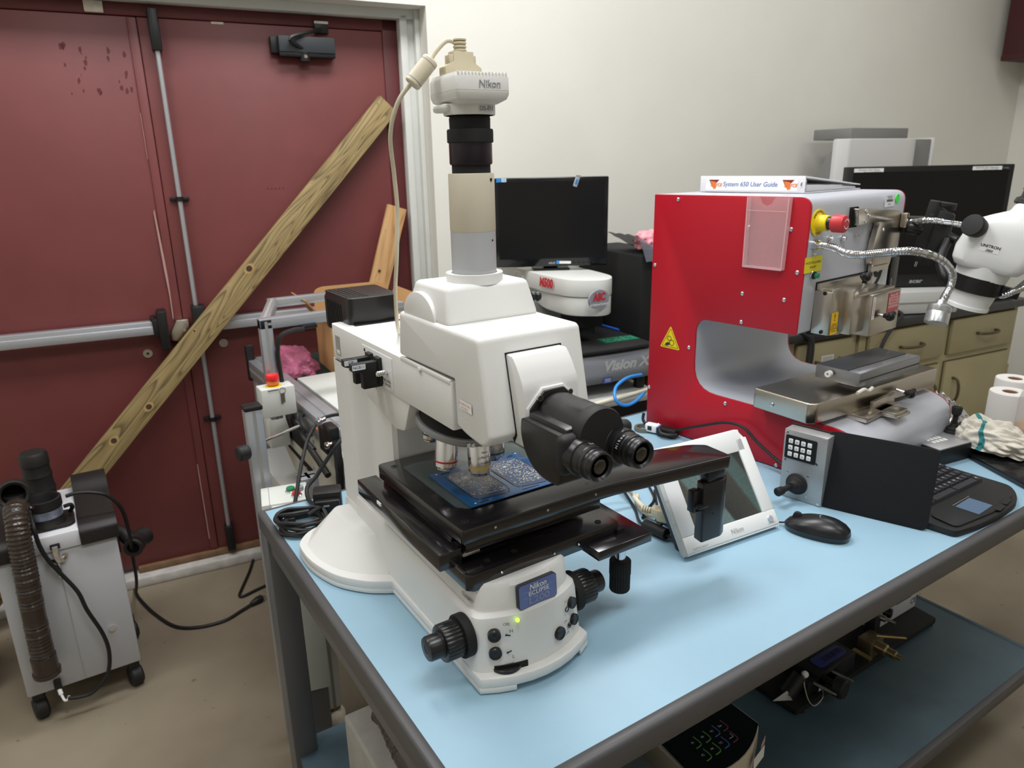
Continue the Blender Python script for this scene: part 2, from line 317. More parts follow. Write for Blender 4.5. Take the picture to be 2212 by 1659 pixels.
# name badge: blue plate with raised rim
BADGE=mat('badge_blue',(104,118,172),.35); BLINE=mat('badge_pale_line',(168,176,206),.4)
b=S(); X=V((1,.035,0)).normalized(); Zb=V((0,.075,1)).normalized(); o=V((.0055,.1712,.9875)); N=X.cross(Zb)
P=rrect(.066,.0365,.0045,5); b.loft([[o+X*x+Zb*y-N*.006 for x,y in P],[o+X*x+Zb*y+N*.0008 for x,y in P]],INK)
P=rrect(.0645,.0350,.004,5); b.loft([[o+X*x+Zb*y-N*.001 for x,y in P],[o+X*x+Zb*y+N*.0012 for x,y in P]],BADGE)
O=lambda x,y:o+X*x+Zb*y+N*.0013
b.text('Nikon',.0118,O(0,.0105),X,Zb,WPR,bold=.0002,shear=.12); b.text('ECLIPSE',.0088,O(.001,.0012),X,Zb,WPR,wide=1.2,bold=.0001)
b.text('L200',.0135,O(.001,-.0098),X,Zb,BLINE,wide=1.35,bold=.0002); b.text('L200',.0135,O(.001,-.0098),X,Zb,BADGE,wide=1.35,lift=.0007,bold=-.0004)
for y in (.0052,-.0035): b.poly([O(-.025,y),O(.025,y),O(.025,y+.0004),O(-.025,y+.0004)],BLINE)
b.obj('name_badge',scope)
def button(u,y,z,r,n): 
    q=S(); d=V(n).normalized(); c=V((u,y,z)); q.lathe([(r,-.006),(r,.0015),(r*.88,.0028),(r*.75,.0018),(r*.45,.0014),(0,.0026)],c,d,BLK2,24); return q.obj('push_button',scope)
button(-.0672,.1708,.9435,.0092,(-.42,-1,.06)); button(-.0668,.1700,.9155,.0092,(-.42,-1,.06)); button(.0365,.1595,.912,.0098,(.22,-1,.06)); button(.0680,.1720,.9440,.0085,(.42,-1,.06)); button(.0712,.1715,.9150,.0085,(.42,-1,.06))
led=mat('green_led',(120,200,40),.3,emit=(190,255,60),es=2.2); b=S(); b.ball((-.0345,.1625,.961),.0030,led,seg=12); b.obj('indicator_light',scope)
b=S(); b.loft([[(x,y-.0012,z) for x,y in arc(.0917,.183,.1545,41)[5:16]]+[(x,y+.012,z) for x,y in arc(.0917,.183,.1545,41)[5:16][::-1]] for z in (.8865,.8955)],VERYDK); b.lathe([(.0225,0),(.0235,.001),(.0235,.0045),(.0225,.0055)],(-.047,.176,.8868),(0,0,1),BLK2,60,60,.0006); b.obj('lamp_dial',scope)
for u in (-1,1):
    k=S(); ax=(u,0,0); c=(u*.088,.212,.932)
    k.lathe([(.0305,0),(.031,.001),(.031,.0125),(.030,.0135)],c,ax,MATTE,120,60,.0005)
    k.lathe([(.025,.013),(.0265,.0155),(.0265,.039),(.0255,.041),(.022,.0415)],c,ax,BLK2,96,24,.0009)
    k.lathe([(.019,.0405),(.019,.043),(.0175,.044)],c,ax,BLK2,32); k.lathe([(.0175,.043),(.0175,.060),(.0162,.0625),(.006,.063),(.0055,.0625),(0,.0625)],c,ax,BLK2,40)
    k.obj('focus_knob',scope)
# column and arm
cp=[(.078,.705),(.078,.642),(.0765,.634),(.0715,.624),(.0585,.604),(.0550,.594),(.0540,.575),(.0540,.535),(.051,.519),(.044,.513)]
b=S(); b.prism(cp+[(-a,c) for a,c in cp[::-1]],'z',.92,1.226,WHITE)
b.loft([[(*p,.90) for p in [(.082,.712),(.082,.55),(.066,.49),(-.066,.49),(-.082,.55),(-.082,.712)]],[(*p,.945) for p in [(.079,.706),(.0785,.62),(.062,.515),(-.062,.515),(-.0785,.62),(-.079,.706)]]],WHITE)
b.obj('column',scope)
b=S(); b.prism(rpoly([(-.078,.243),(.078,.243),(.078,.705),(-.078,.705)],[.004,.004,.01,.01]),'z',1.2235,1.290,WHITE,.003)
b.prism([(.384,1.226),(.410,1.172),(.418,1.168),(.447,1.163),(.50,1.176),(.56,1.186),(.60,1.226)],'x',-.0745,.0745,WHITE,.003)
b.box(-.0795,-.077,.433,.553,1.2265,1.2815,WHITE,.001); b.box(-.0786,-.074,.662,.684,1.236,1.272,SEAM)
b.box(-.0788,-.0765,.665,.681,1.238,1.247,WHITE,.001)
b.box(-.079,-.074,.246,.40,1.2865,1.2925,WHITE,.001); b.cyl((-.0785,.335,1.287),(-.0815,.335,1.287),.004,WHITE,seg=14)
b.cyl((-.0795,.54,1.274),(-.0800,.54,1.274),.0028,VERYDK,seg=12)
b.box(-.0,.014,.555,.58,1.2885,1.2912,VERYDK)
b.text('FILTER',.006,(-.0795,.505,1.2185),(0,-1,0),(0,0,1),INK); b.text('FOCUSING',.0062,(-.0795,.455,1.2415),(0,-1,0),(0,0,1),INK); b.text('TARGET',.0062,(-.0795,.452,1.235),(0,-1,0),(0,0,1),INK); b.text('FILTER',.005,(-.0785,.673,1.2285),(0,-1,0),(0,0,1),INK)
b.obj('arm',scope)
SLBL=mat('slider_label',(214,218,226),.5)
for dy,t in ((.0,'GIF'),(-.034,'NCB11')):
    q=S(); y=.508+dy
    q.prism([(-.128,1.259),(-.128,1.2705),(-.0785,1.2705),(-.0785,1.228),(-.111,1.228),(-.111,1.254)],'y',y-.001,y+.012,BLACK,.0015); q.box(-.086,-.0785,y-.004,y+.016,1.232,1.275,BLACK,.001)
    q.label((-.1165,y-.001,1.265),(1,0,0),(0,0,1),.0215,.0085,SLBL,r=.001); q.text(t,.0062,(-.1165,y-.001,1.265),(1,0,0),(0,0,1),INK,lift=.0006)
    q.obj('filter_slider',scope)
q=S(); q.lathe([(.0036,0)]+[((.0048 if i%2 else .0036),.004+.0016*i) for i in range(1,9)]+[(.0045,.019),(0,.0195)],(-.079,.452,1.256),(-1,0,0),CHROME,16); q.obj('target_lever',scope)
b=S(); b.box(-.078,-.03,.70,.71,1.288,1.29,WHITE)
# head, photo tube
b=S(); prof=rpoly([(.173,1.3615),(.397,1.3605),(.406,1.2935),(.237,1.2955),(.2345,1.234),(.210,1.2265),(.165,1.2225),(.146,1.240)],[.008,.006,0,0,0,.02,.012,.006],4)
b.prism(prof,'x',-.0778,.0778,WHITE,.006,3,ang=60)
b.loft([[(x,y,1.359) for x,y in ((-.0725,.2565),(.0725,.2565),(.0725,.388),(-.0725,.388))],[(x,y,1.4085) for x,y in ((-.0640,.272),(.0640,.272),(.0640,.366),(-.0640,.366))]],WHITE,bev=.007,seg=4)
hd=[(.338+.048*math.cos(R(a)),1.3585+.037*math.sin(R(a))) for a in range(0,181,12)]
b.prism(hd,'x',-.0745,-.05,WHITE,.0012); b.prism(hd,'x',.05,.0745,WHITE,.0012)
b.ring((0,.309,1.406),(0,0,1),.0315,.0390,.0135,WHITE,48)
b.label((-.0788,.2045,1.2678),(0,-1,-.02),(0,.02,1),.0300,.0125,PAPER,r=.001,lift=.0004)
OR=mat('faded_orange_print',(216,156,128),.6); b.text('CALIBRACION',.0045,(-.0788,.207,1.2698),(0,-1,-.02),(0,.02,1),OR,lift=.0008); b.text('NO REQ.',.0045,(-.0788,.207,1.2645),(0,-1,-.02),(0,.02,1),OR,lift=.0008)
b.obj('head_housing',scope)
b=S(); b.prism([(.1668,1.3400),(.1440,1.2395),(.150,1.229),(.175,1.27),(.178,1.3400)],'x',-.0424,.0424,VERYDK)
b.prism(rpoly([(.1535,1.3385),(.1415,1.325),(.1295,1.3045),(.1265,1.27),(.127,1.228),(.172,1.228),(.172,1.3385)],[.003,.01,.008,.01,.004,0,0]),'x',-.0415,.0415,WHITE,.0025,ang=25)
b.obj('nose_cover',scope)
BEI=mat('beige_tube',(203,195,175),.45,bump=.2,bscale=1200); TSIL=mat('silver_tube',(184,186,190),.45,.25,bump=.25,bscale=1600); PURP=mat('purple_black_anodized',(31,22,33),.32); BRASS=mat('tarnished_brass',(128,112,92),.4,.8)
b=S(); b.lathe([(.0305,1.406),(.0305,1.4745)],(0,.309,0),(0,0,1),TSIL,56); b.lathe([(.0302,1.4745),(.0309,1.476),(.0305,1.548),(.0298,1.5495),(.02,1.5495)],(0,.309,0),(0,0,1),BEI,56)
for z,r_,rr in ((1.463,.0306,.0013),(1.541,.0308,.0022)): b.cyl((.0135,.309-r_*.86,z),(.0140,.309-r_*.905,z),rr,VERYDK,seg=12)
b.obj('photo_tube',scope)
b=S(); b.lathe([(.0255,1.549),(.0255,1.560)],(0,.308,0),(0,0,1),MATTE,40); b.lathe([(.027,1.560),(.0282,1.562),(.0282,1.587)],(0,.308,0),(0,0,1),PURP,48); b.lathe([(.0282,1.587),(.0302,1.588),(.0302,1.602),(.0294,1.604),(.027,1.604)],(0,.308,0),(0,0,1),MATTE,48); b.lathe([(.0265,1.604),(.0268,1.617),(.026,1.6195),(.0225,1.620),(.0215,1.6215),(.018,1.6215)],(0,.308,0),(0,0,1),MATTE,48)
b.lathe([(.0172+.0004*(i%2),1.621+.0008*i) for i in range(10)],(0,.308,0),(0,0,1),BRASS,40)
b.obj('camera_adapter',scope)
# camera body
CAMW=mat('camera_light_grey',(222,222,217),.5,bump=.35,bscale=1500)
cm=S(); cm.X=Matrix.Translation((0,.308,0))@Matrix.Rotation(R(-6),4,'Z')
def rr(hx,hy,z,r=.004): return [(x,y,z) for x,y in rrect(hx*2,hy*2,r,3)]
cm.loft([rr(.026,.034,1.6325,.006),rr(.034,.043,1.6375),rr(.0362,.0452,1.643),rr(.0364,.0454,1.6475)],CAMW)
cm.loft([rr(.0362,.0452,1.6478),rr(.0362,.0452,1.662),rr(.0335,.043,1.6675),rr(.031,.040,1.668)],CAMW)
for i in range(15):
    x=-.032+i*.00457; cm.box(x-.0011,x+.0011,-.0445,.042,1.6625,1.6688,CAMW,.0008)
cm.lathe([(.0325,1.6205),(.0335,1.6215),(.0335,1.634)],(0,0,0),(0,0,1),CAMW,48); cm.box(-.040,.0,-.012,.030,1.6245,1.634,CAMW,.004)
cm.ring((0,0,1.6205),(0,0,1),.0175,.031,.001,PAPER,32)
GPR=mat('grey_print',(136,138,144),.5)
cm.text('Nikon',.0118,(.0085,-.0452,1.6545),(1,0,0),(0,0,1),WPR,lift=.0003,bold=.0008,shear=.05); cm.text('Nikon',.0118,(.0085,-.0452,1.6545),(1,0,0),(0,0,1),GPR,lift=.0006,bold=.0001,shear=.05)
a=R(16); cm.text('DS-Fi1',.0076,(.0335*math.sin(a),-.0335*math.cos(a),1.6272),(math.cos(a),math.sin(a),0),(0,0,1),GPR,lift=.0008,wide=1.15,bold=.0002)
cm.obj('camera_body',scope)
# binocular
b=S(); oc=[(.0385*math.sin(R(a+.5)),1.2625+.0385*math.cos(R(a+.5))) for a in range(22,382,45)]; ow=[(x*1.09,1.2625+(z-1.2625)*1.09) for x,z in oc]; b.prism(ow,'y',.1255,.130,WHITE,.0012)
b.prism(oc,'y',.1225,.1285,BLK2,.0012)
for u in (-.0225,.0225): b.cyl((u,.1225,1.2905),(u,.1205,1.2905),.0034,INK,seg=12); b.ring((u,.1225,1.2905),(0,-1,0),.0034,.0040,.0022,STEEL,14)
b.lathe([(.0285,0),(.0300,.006),(.0305,.012),(.0305,.036),(.0309,.037),(.0309,.068)],(0,.119,1.2655),(0,-1,0),BLK2,48); b.lathe([(.0309,.068),(.0322,.070),(.0328,.074),(.0328,.084),(.0315,.0865),(.0,.0868)],(0,.119,1.2655),(0,-1,0),RUB,48)
prof=rpoly([(.126,1.270),(.128,1.252),(.121,1.230),(.103,1.213),(.080,1.2065),(.050,1.2075),(.0455,1.232),(.046,1.270)],[.004,.006,.01,.012,.012,.006,.004,.004],3)
b.prism(prof,'x',-.0475,.0475,BLK2,.004); b.box(-.040,.040,.046,.124,1.262,1.277,BLK2,.006)
b.obj('binocular_body',scope)
LENS=mat('eyepiece_glass',(34,28,24),.06,coat=1,spec=.8)
for u in (-.030,.030):
    e=S(); c=(u,.062,1.2465)
    e.box(u-.0225,u+.0225,.036,.054,1.224,1.272,RUB,.008,3)
    if u>0: e.lathe([(.030,0),(.0295,.012),(.0225,.026)],(.020,.062,1.252),(.25,-1,-.1),RUB,32)
    e.lathe([(.0212,.014),(.0212,.034),(.0205,.036),(.0192,.0365),(.0192,.046),(.0185,.047)],c,(0,-1,0),BLK2,40); e.obj('eyepiece_tube',scope)
    e=S(); e.lathe([(.0185,.046),(.0187,.052),(.0175,.0525),(.0172,.0545)],c,(0,-1,0),BLK2,40); e.lathe([(.0172,.0545),(.0176,.0555),(.0176,.0605),(.0168,.0625)],c,(0,-1,0),BLK2,80,40,.0005); e.lathe([(.0168,.0625),(.0166,.0648),(.0152,.0658),(.0125,.0630),(.0108,.060)],c,(0,-1,0),BLK2,40)
    e.lathe([(.0122,.0612),(.009,.0624),(.005,.0630),(0,.0632)],c,(0,-1,0),LENS,28)
    sg=-1 if u>0 else 1
    for k,ch in enumerate('Nikon' if u>0 else 'JAPAN'):
        a=R((-72 if u>0 else 8)+(11.5*k)); n_=V((math.sin(a),0,math.cos(a))); t_=V((math.cos(a),0,-math.sin(a)))
        e.text(ch,.0052,V(c)+V((0,-.0415,0))+n_*.0194,t_,(0,1,0),WPR,lift=.0003)
    e.obj('eyepiece',scope)
# nosepiece and objectives
axn=V((-.095,.207,-1)).normalized(); tc=V((.001,.364,1.187))
b=S(); b.lathe([(.052,-.05),(.060,-.022),(.067,-.004)],tc,axn,MATTE,48); GRIM=mat('turret_rim',(150,152,155),.38,.35)
b.lathe([(.067,-.004),(.0710,-.0035),(.0720,.0),(.0715,.006),(.064,.0115),(.052,.0135),(0,.0135)],tc,axn,GRIM,64)
for a_ in (-112,-107): t_=R(a_); b.label(tc+V((.0722*math.cos(t_),.0722*math.sin(t_),-.095*.0722*math.cos(t_)+.207*.0722*math.sin(t_)-.003)),(-math.sin(t_),math.cos(t_),.19),(0,0,1),.0052,.0062,PAPER,lift=.0006)
b.obj('turret',scope)
def objective(top,bot,r,ring,t=None):
    q=S(); top=V(top); bot=V(bot); d=bot-top; L=d.length
    q.lathe([(r*.93,-.012),(r*.93,0),(r,.002),(r,L*.72)],top,d,CHROME,40); q.lathe([(r+.0002,L*.735),(r+.0002,L*.785)],top,d,ring,40); q.lathe([(r,L*.72),(r,L*.90),(r*.86,L*.945),(r*.84,L),(r*.35,L+.0002)],top,d,CHROME,40)
    if t: q.text(t[0],.0042,top+d*.28+V((.0,-r,0)),(1,.02,0),-d,INK,lift=.0008); q.text(t[1],.0048,top+d*.42+V((.0,-r,0)),(1,0,0),-d,INK,lift=.0008); q.text(t[2],.0042,top+d*.58+V((.0,-r,0)),(1,0,0),-d,INK,lift=.0008)
    return q.obj('objective',scope)
objective((.001,.317,1.170),(.0015,.314,1.1155),.0172,YELR,('Nikon','LU Plan Fluor','10x/0.30 A'))
objective((-.0355,.345,1.178),(-.0415,.343,1.1245),.0168,DKRED); objective((.0475,.352,1.168),(.0510,.354,1.116),.0168,GRNR); objective((-.018,.425,1.19),(-.022,.43,1.138),.014,mat('grey_ring',(90,92,96),.4)); 
# lamp housing on the back of the arm
b=S(); b.prism(rpoly([(-.058,.660),(.000,.655),(.040,.66),(.048,.79),(-.056,.79)],[.012,.01,.012,.01,.01]),'z',1.2885,1.3375,BLK2,.005,3); b.box(-.056,.05,.71,.80,1.262,1.332,BLK2,.008); b.box(-.052,.034,.648,.67,1.2885,1.292,BLACK,.001)
for k in range(9): b.box(-.0585,-.055,.70+k*.009,.704+k*.009,1.27,1.322,MATTE)
for k in range(6): b.box(-.058+k*.008,-.054+k*.008,.672,.78,1.3365,1.3382,BLACK)
b.obj('lamp_housing',scope)
# stage
plate=rpoly([(-.0885,.505),(-.0825,.2225),(.187,.2225),(.236,.214),(.315,.2035),(.369,.197),(.4175,.191),(.4195,.250),(.3975,.267),(.336,.284),(.25,.305),(.19,.345),(.175,.505)],[.012,.008,.05,.03,.03,.02,.006,.006,.02,.03,.05,.03,.012])
b=S(); b.prism(plate,'z',1.0635,1.0850,ANOD,.0012)
for x,y in ((-.0655,.245),(-.067,.480),(.150,.245),(.155,.48),(.352,.232)): b.ring((x,y,1.0848),(0,0,1),.0050,.0056,.0004,INK,20); b.cyl((x,y,1.0845),(x,y,1.0851),.0025 if x<.3 else .0042,VERYDK,seg=12)
for x in (-.03,.06,.15): b.cyl((x,.2232,1.0755),(x,.2215,1.0755),.002,CHROME,seg=8)
b.obj('stage_plate',scope)
GLS=mat('stage_glass',(150,172,170),.05,alpha=.10,spec=.7,coat=.3)
b=S(); b.prism(rpoly([(-.058,.465),(-.056,.290),(-.043,.2745),(.135,.2745),(.148,.290),(.148,.450),(.135,.468),(-.040,.470)],.004),'z',1.0856,1.0868,GLS); b.obj('glass_insert',scope)
b=S(); b.box(-.1145,-.080,.232,.532,1.028,1.0545,ANOD,.0015); b.box(-.080,.16,.26,.50,1.034,1.060,ANOD,.001); b.box(-.080,-.052,.2285,.236,1.041,1.046,STEEL,.001); b.box(-.116,-.1125,.43,.445,1.046,1.051,PAPER)
b.box(-.0745,.165,.229,.50,1.045,1.064,ANOD,.001); b.box(-.0955,-.074,.24,.255,1.040,1.054,VERYDK)
b.obj('stage_slide',scope)
b=S(); b.prism(rpoly([(-.0905,.40),(-.0885,.207),(-.0805,.199),(.1815,.204),(.1815,.45),(-.09,.45)],.002),'z',1.003,1.028,ANOD,.0015); b.box(.120,.2265,.1765,.32,.992,1.008,ANOD,.0012); b.box(.176,.19,.20,.26,1.006,1.016,ANOD); b.box(-.0895,-.0855,.212,.25,1.0275,1.0285,STEEL)
for x in (-.045,.0,.155): b.cyl((x,.222,1.0275),(x,.222,1.0286),.005,VERYDK,seg=14)
b.prism([(.015,.24),(.06,.235),(.075,.250),(.07,.263),(.02,.268)],'z',1.0272,1.0288,VERYDK)
for x in (-.035,.055,.10): b.cyl((x,.2005,1.017),(x,.1985,1.0165),.0017,CHROME,seg=8)
b.box(-.06,.10,.30,.50,.98,1.006,ANOD,.002); b.box(-.055,.055,.40,.56,.985,1.034,ANOD,.002)
b.obj('stage_base',scope)
b=S(); c=(.1985,.2165,0); b.cyl((c[0],c[1],.944),(c[0],c[1],.995),.0088,CHROME,seg=24); b.lathe([(.0115,.950),(.0165,.9495),(.0175,.948),(.0175,.925),(.0168,.924)],c,(0,0,1),MATTE,72,24,.0009); b.lathe([(.0160,.924),(.0168,.9225),(.0168,.898),(.0155,.8955),(0,.8955)],c,(0,0,1),MATTE,72,24,.0009); b.obj('stage_control_knob',scope)
b=S(); b.prism(rpoly([(.362,.196),(.408,.194),(.424,.202),(.424,.216),(.366,.218)],[.004,.006,.004,.004,.004]),'z',.936,1.043,BLK2,.002); b.box(.372,.412,.198,.216,1.043,1.0645,BLK2,.002); b.box(.350,.366,.206,.222,.99,1.03,BLK2,.002); b.box(.352,.388,.1955,.205,1.0,1.006,BLK2,.001)
for x,z in ((.395,1.0),(.385,.985)): b.cyl((x,.1955,z),(x,.1945,z),.002,MATTE,seg=8)
b.obj('stage_handle',scope)
# circuit board on the stage
PCB=mat('blue_solder_mask',(34,82,128),.22,coat=.3); PCB2=mat('dark_blue_solder_mask',(24,56,96),.25); PADS=mat('gold_pads',(206,190,160),.35,.5); SLK=mat('board_silkscreen',(190,200,210),.5); SLOT=mat('board_slot',(14,16,16),.7); TEAL=mat('teal_board_edge',(52,118,108),.4)
pc=thing('circuit_board','blue panel of two bare circuit boards lying on the microscope stage glass','circuit board',(.2015+.0435,.341,1.0868))
b=MB(); b.box(-.0835,.0835,-.0695,.0690,.0001,.0017,PCB,.0003); b.obj('panel',pc)
rs=random.Random(7)
for cx in (-.0345,.0385):
    q=MB(); P=rpoly([(cx-.031,-.052),(cx+.022,-.060),(cx+.031,-.045),(cx+.031,.040),(cx+.024,.052),(cx-.026,.050),(cx-.031,.040)],.008,4)
    q.poly([(x,y,.00195) for x,y in P],PCB2); n=len(P)
    for i in range(n):
        if i%6==0: continue
        a,c_=V((*P[i],0)),V((*P[(i+1)%n],0)); d=c_-a
        if d.length<1e-5: continue
        nn=V((-d.y,d.x,0)).normalized()*.0009; z=V((0,0,.0020)); q.poly([a-nn+z,c_-nn+z,c_+nn*.6+z,a+nn*.6+z],SLOT if i%3 else TEAL)
    for k in range(430):
        x=cx-.026+rs.random()*.053; y=-.046+rs.random()*.090
        if x-cx<-.012 and y<.0 and rs.random()<.9: continue
        w=.0004+rs.random()*.0007; h=.0004+rs.random()*.0012
        if rs.random()<.5: w,h=h,w
        q.poly([(x-w,y-h,.0021),(x+w,y-h,.0021),(x+w,y+h,.0021),(x-w,y+h,.0021)],PADS if rs.random()<.6 else SLK)
    for (a,c_,s_) in ((cx-.006,.024,.009),(cx-.020,.020,.0055)):
        m_=18
        for k in range(m_):
            t=-s_+2*s_*k/(m_-1)
            for dx,dy in ((t,-s_-.001),(t,s_+.001),(-s_-.001,t),(s_+.001,t)):
                q.poly([(a+dx-.00035,c_+dy-.00035,.0022),(a+dx+.00035,c_+dy-.00035,.0022),(a+dx+.00035,c_+dy+.00035,.0022),(a+dx-.00035,c_+dy+.00035,.0022)],PADS)
        q.box(a-s_*.8,a+s_*.8,c_-s_*.8,c_+s_*.8,.0019,.0022,PCB); q.box(a-s_*.3,a+s_*.3,c_-s_*.3,c_+s_*.3,.0022,.0023,PADS)
    for k in range(40):
        for x,y in ((cx-.020+k*.00115,-.040-.0002*k),(cx+.028,-.040+k*.0018)): q.ball((x,y,.0021),.00045,PADS,seg=6)
    for x,y in ((cx-.026,.038),(cx-.024,-.035),(cx-.016,-.040)): q.cyl((x,y,.0018),(x,y,.0022),.0016,PADS,seg=12)
    q.obj('board',pc)
q=bpy.data.objects['panel']
e=MB()
for x in (-.072,.078):
    for y in (-.062,.062): e=MB(); e.cyl((x,y,.0016),(x,y,.0021),.0018,SLK,seg=12); e.obj('tooling_hole',pc)
for y in (-.064,.058):
    for x,w_ in ((-.066,.016),(.01,.03),(.06,.01)): e=MB(); e.box(x,x+w_,y,y+.0018,.0016,.0020,SLOT); e.obj('breakaway_slot',pc)
# camera cable
CBL=mat('cream_cable',(214,205,182),.5); PLG=mat('beige_plug',(198,188,160),.5)
cc=thing('camera_cable','cream camera cable with ferrite lump looping from the top of the microscope camera','cable',(.2015,.35,.86))
q=S(); q.tube([(-.002,.327,1.706),(-.005,.33,1.7095),(-.016,.332,1.711),(-.030,.334,1.699),(-.045,.336,1.680),(-.058,.340,1.666),(-.078,.352,1.640),(-.0845,.37,1.600),(-.074,.39,1.55),(-.068,.40,1.50),(-.071,.405,1.44),(-.066,.43,1.385),(-.056,.455,1.335),(-.035,.50,1.305),(-.012,.55,1.293),(-.002,.565,1.289)],.0029,CBL,seg=12,sub=8); q.obj('cord',cc)
q=S(); p0=V((-.0635,.342,1.6585)); p1=V((-.0375,.335,1.6885)); d=(p1-p0).normalized(); L=(p1-p0).length
q.lathe([(.003,0),(.0095,.0005),(.0108,.002),(.0108,L-.002),(.0095,L),(.0085,L),(.0075,L-.001),(.003,L-.001)],p0,d,CBL,28)
for h in (.006,L-.006): q.lathe([(.01085,h-.0006),(.01095,h),(.01085,h+.0006)],p0,d,SEAM,28)
q.obj('ferrite_core',cc)
q=S(); q.loft([[(x,y,1.6685) for x,y in ((-.0265,.318),(.0265,.318),(.0265,.336),(-.0265,.336))],[(x,y,1.6795) for x,y in ((-.0265,.318),(.0265,.318),(.0265,.336),(-.0265,.336))],[(x,y,1.6865) for x,y in ((-.0135,.319),(.0155,.319),(.0155,.335),(-.0135,.335))],[(x,y,1.6985) for x,y in ((-.0135,.319),(.0155,.319),(.0155,.335),(-.0135,.335))]],PLG,bev=.0008)
q.box(-.019,-.0135,.320,.334,1.683,1.694,PLG,.001); q.box(.0155,.0195,.320,.334,1.683,1.694,PLG,.001)
for k in range(4): q.cyl((.0,.327,1.6985+k*.0042),(.0,.327,1.7015+k*.0042),.0086,PLG,seg=20,bev=.0008); 
q.cyl((0,.327,1.698),(0,.327,1.713),.006,PLG,seg=16); q.obj('plug',cc)
# ---------------------------------------------------------------- the red bond tester (local: x towards its front, y to its right side, z up)
RED=mat('red_panel_paint',(180,14,36),.38,bump=.12,bscale=900); SSIL=mat('silver_shell',(200,203,212),.36,.3,bump=.2,bscale=900)
rm=thing('bond_tester','big red and silver C-shaped bench tester with binder lying on top','machine',(1.031,.834,.86),-83.99)
prof=rpoly([(.006,.003),(.006,.62),(.430,.6215),(.4235,.325),(.155,.323),(.155,.139),(.552,.137),(.608,.112),(.607,.03),(.562,.003)],[.002,.002,.028,.006,.035,.07,.04,.05,.04,.03],6)
cx_=.25; inset=lambda d:[(x+(d if x<.1 else -d)*0,z) for x,z in prof]
b=MB(); b.prism(prof,'y',.0055,.436,SSIL); b.obj('shell',rm)
b=MB(); b.prism(prof,'y',0,.005,RED,.0012,ang=60)
SCW=[(.081,.609),(.016,.443),(.012,.111),(.280,.401),(.387,.400),(.283,.334),(.412,.463),(.388,.554),(.283,.553),(.137,.245),(.255,.124),(.050,.012),(.406,.008)]
b.obj('left_side_panel',rm)
for x,z in SCW:
    b=MB(); b.lathe([(.0052,0),(.0048,.0018),(.0035,.003),(.0018,.0034),(0,.0025)],(x,0,z),(0,-1,0),CHROME,12); b.obj('panel_screw',rm)
b=MB(); b.prism(prof,'y',.4365,.4415,RED,.0012,ang=60); b.obj('right_side_panel',rm)
FX=lambda z:.4235+(z-.325)*.0065/.297+.0004
# warning triangle
YEL=mat('warning_yellow',(238,208,22),.45)
b=MB(); tri=rpoly([(.044,.2315),(.109,.2315),(.0765,.292)],.006,4); b.poly([(x,-.0005,z) for x,z in tri],YEL)
def inner(k): return [((x-.0765)*k+.0765,(z-.2525)*k+.2525) for x,z in rpoly([(.044,.2315),(.109,.2315),(.0765,.292)],.005,4)]
P=inner(.84); Q=inner(.78)
for i in range(len(P)):
    j=(i+1)%len(P); b.poly([(P[i][0],-.0008,P[i][1]),(P[j][0],-.0008,P[j][1]),(Q[j][0],-.0008,Q[j][1]),(Q[i][0],-.0008,Q[i][1])],INK)
for c,r_ in (((.0735,.258),.0062),((.082,.2475),.0072)):
    b.ring((c[0],-.0006,c[1]),(0,-1,0),r_-.0009,r_,.0004,INK,20)
    for k in range(8): a=k*math.pi/4; b.poly([(c[0]+math.cos(a+d)*rr_,-.0010,c[1]+math.sin(a+d)*rr_) for d,rr_ in ((-.2,r_),(-.12,r_+.0014),(.12,r_+.0014),(.2,r_))],INK)
b.poly([(x,-.0009,z) for x,z in ((.059,.2385),(.063,.2445),(.069,.2475),(.0765,.2455),(.0765,.2425),(.072,.2395),(.066,.2375))],INK)
b.obj('warning_triangle',rm)
# acrylic pocket
ACR=mat('clear_acrylic',(240,214,216),.08,alpha=.13,spec=.8); ACE=mat('acrylic_edge',(240,196,200),.2,alpha=.55)
b=MB(); pk=[(.284,.466),(.379,.466),(.3835,.6205),(.352,.6205),(.345,.607),(.333,.602),(.321,.607),(.314,.6205),(.2845,.6205)]
b.prism(pk,'y',-.0135,-.0115,ACR); b.prism([(.284,.466),(.379,.466),(.3835,.6205),(.2845,.6205)],'y',-.0030,-.0012,ACR)
b.box(.283,.380,-.0137,-.001,.4645,.4685,ACE); b.box(.2825,.2855,-.0137,-.001,.466,.62,ACE); b.prism([(.3785,.466),(.3815,.466),(.386,.62),(.383,.62)],'y',-.0137,-.001,ACE); b.box(.286,.381,-.0139,-.0134,.5905,.592,ACE)
b.obj('document_pocket',rm)
# front face furniture
b=MB(); x=FX(.568); c=(x,.032,.568); b.lathe([(.0,0),(.0285,0),(.0285,.0025),(.018,.003),(.0165,.006),(.0165,.024),(.015,.025)],c,(1,0,0),YEL,36)
for t,a0 in (('EMERGENCY',150),('STOP',-55)):
    for k,ch in enumerate(t):
        a=R(a0-12.5*k) if t!='STOP' else R(a0-90+14*k)+R(35); n_=V((0,math.cos(a),math.sin(a))); u_=V((0,math.sin(a),-math.cos(a)))
        if t=='STOP': n2=-n_; u2=-u_
        else: n2=n_; u2=u_
        b.text(ch,.0068,V(c)+V((.0028,0,0))+n_*.0232,u2,n2,INK,lift=.0002,bold=.0002)
b.lathe([(.0135,.024),(.0135,.034)],c,(1,0,0),BLK2,28); b.obj('emergency_stop_base',rm)
ESR=mat('estop_red',(196,52,58),.4)
b=MB(); b.lathe([(.0165,.034),(.0185,.036),(.0185,.058),(.0172,.0605),(.014,.062),(0,.063)],c,(1,0,0),ESR,36)
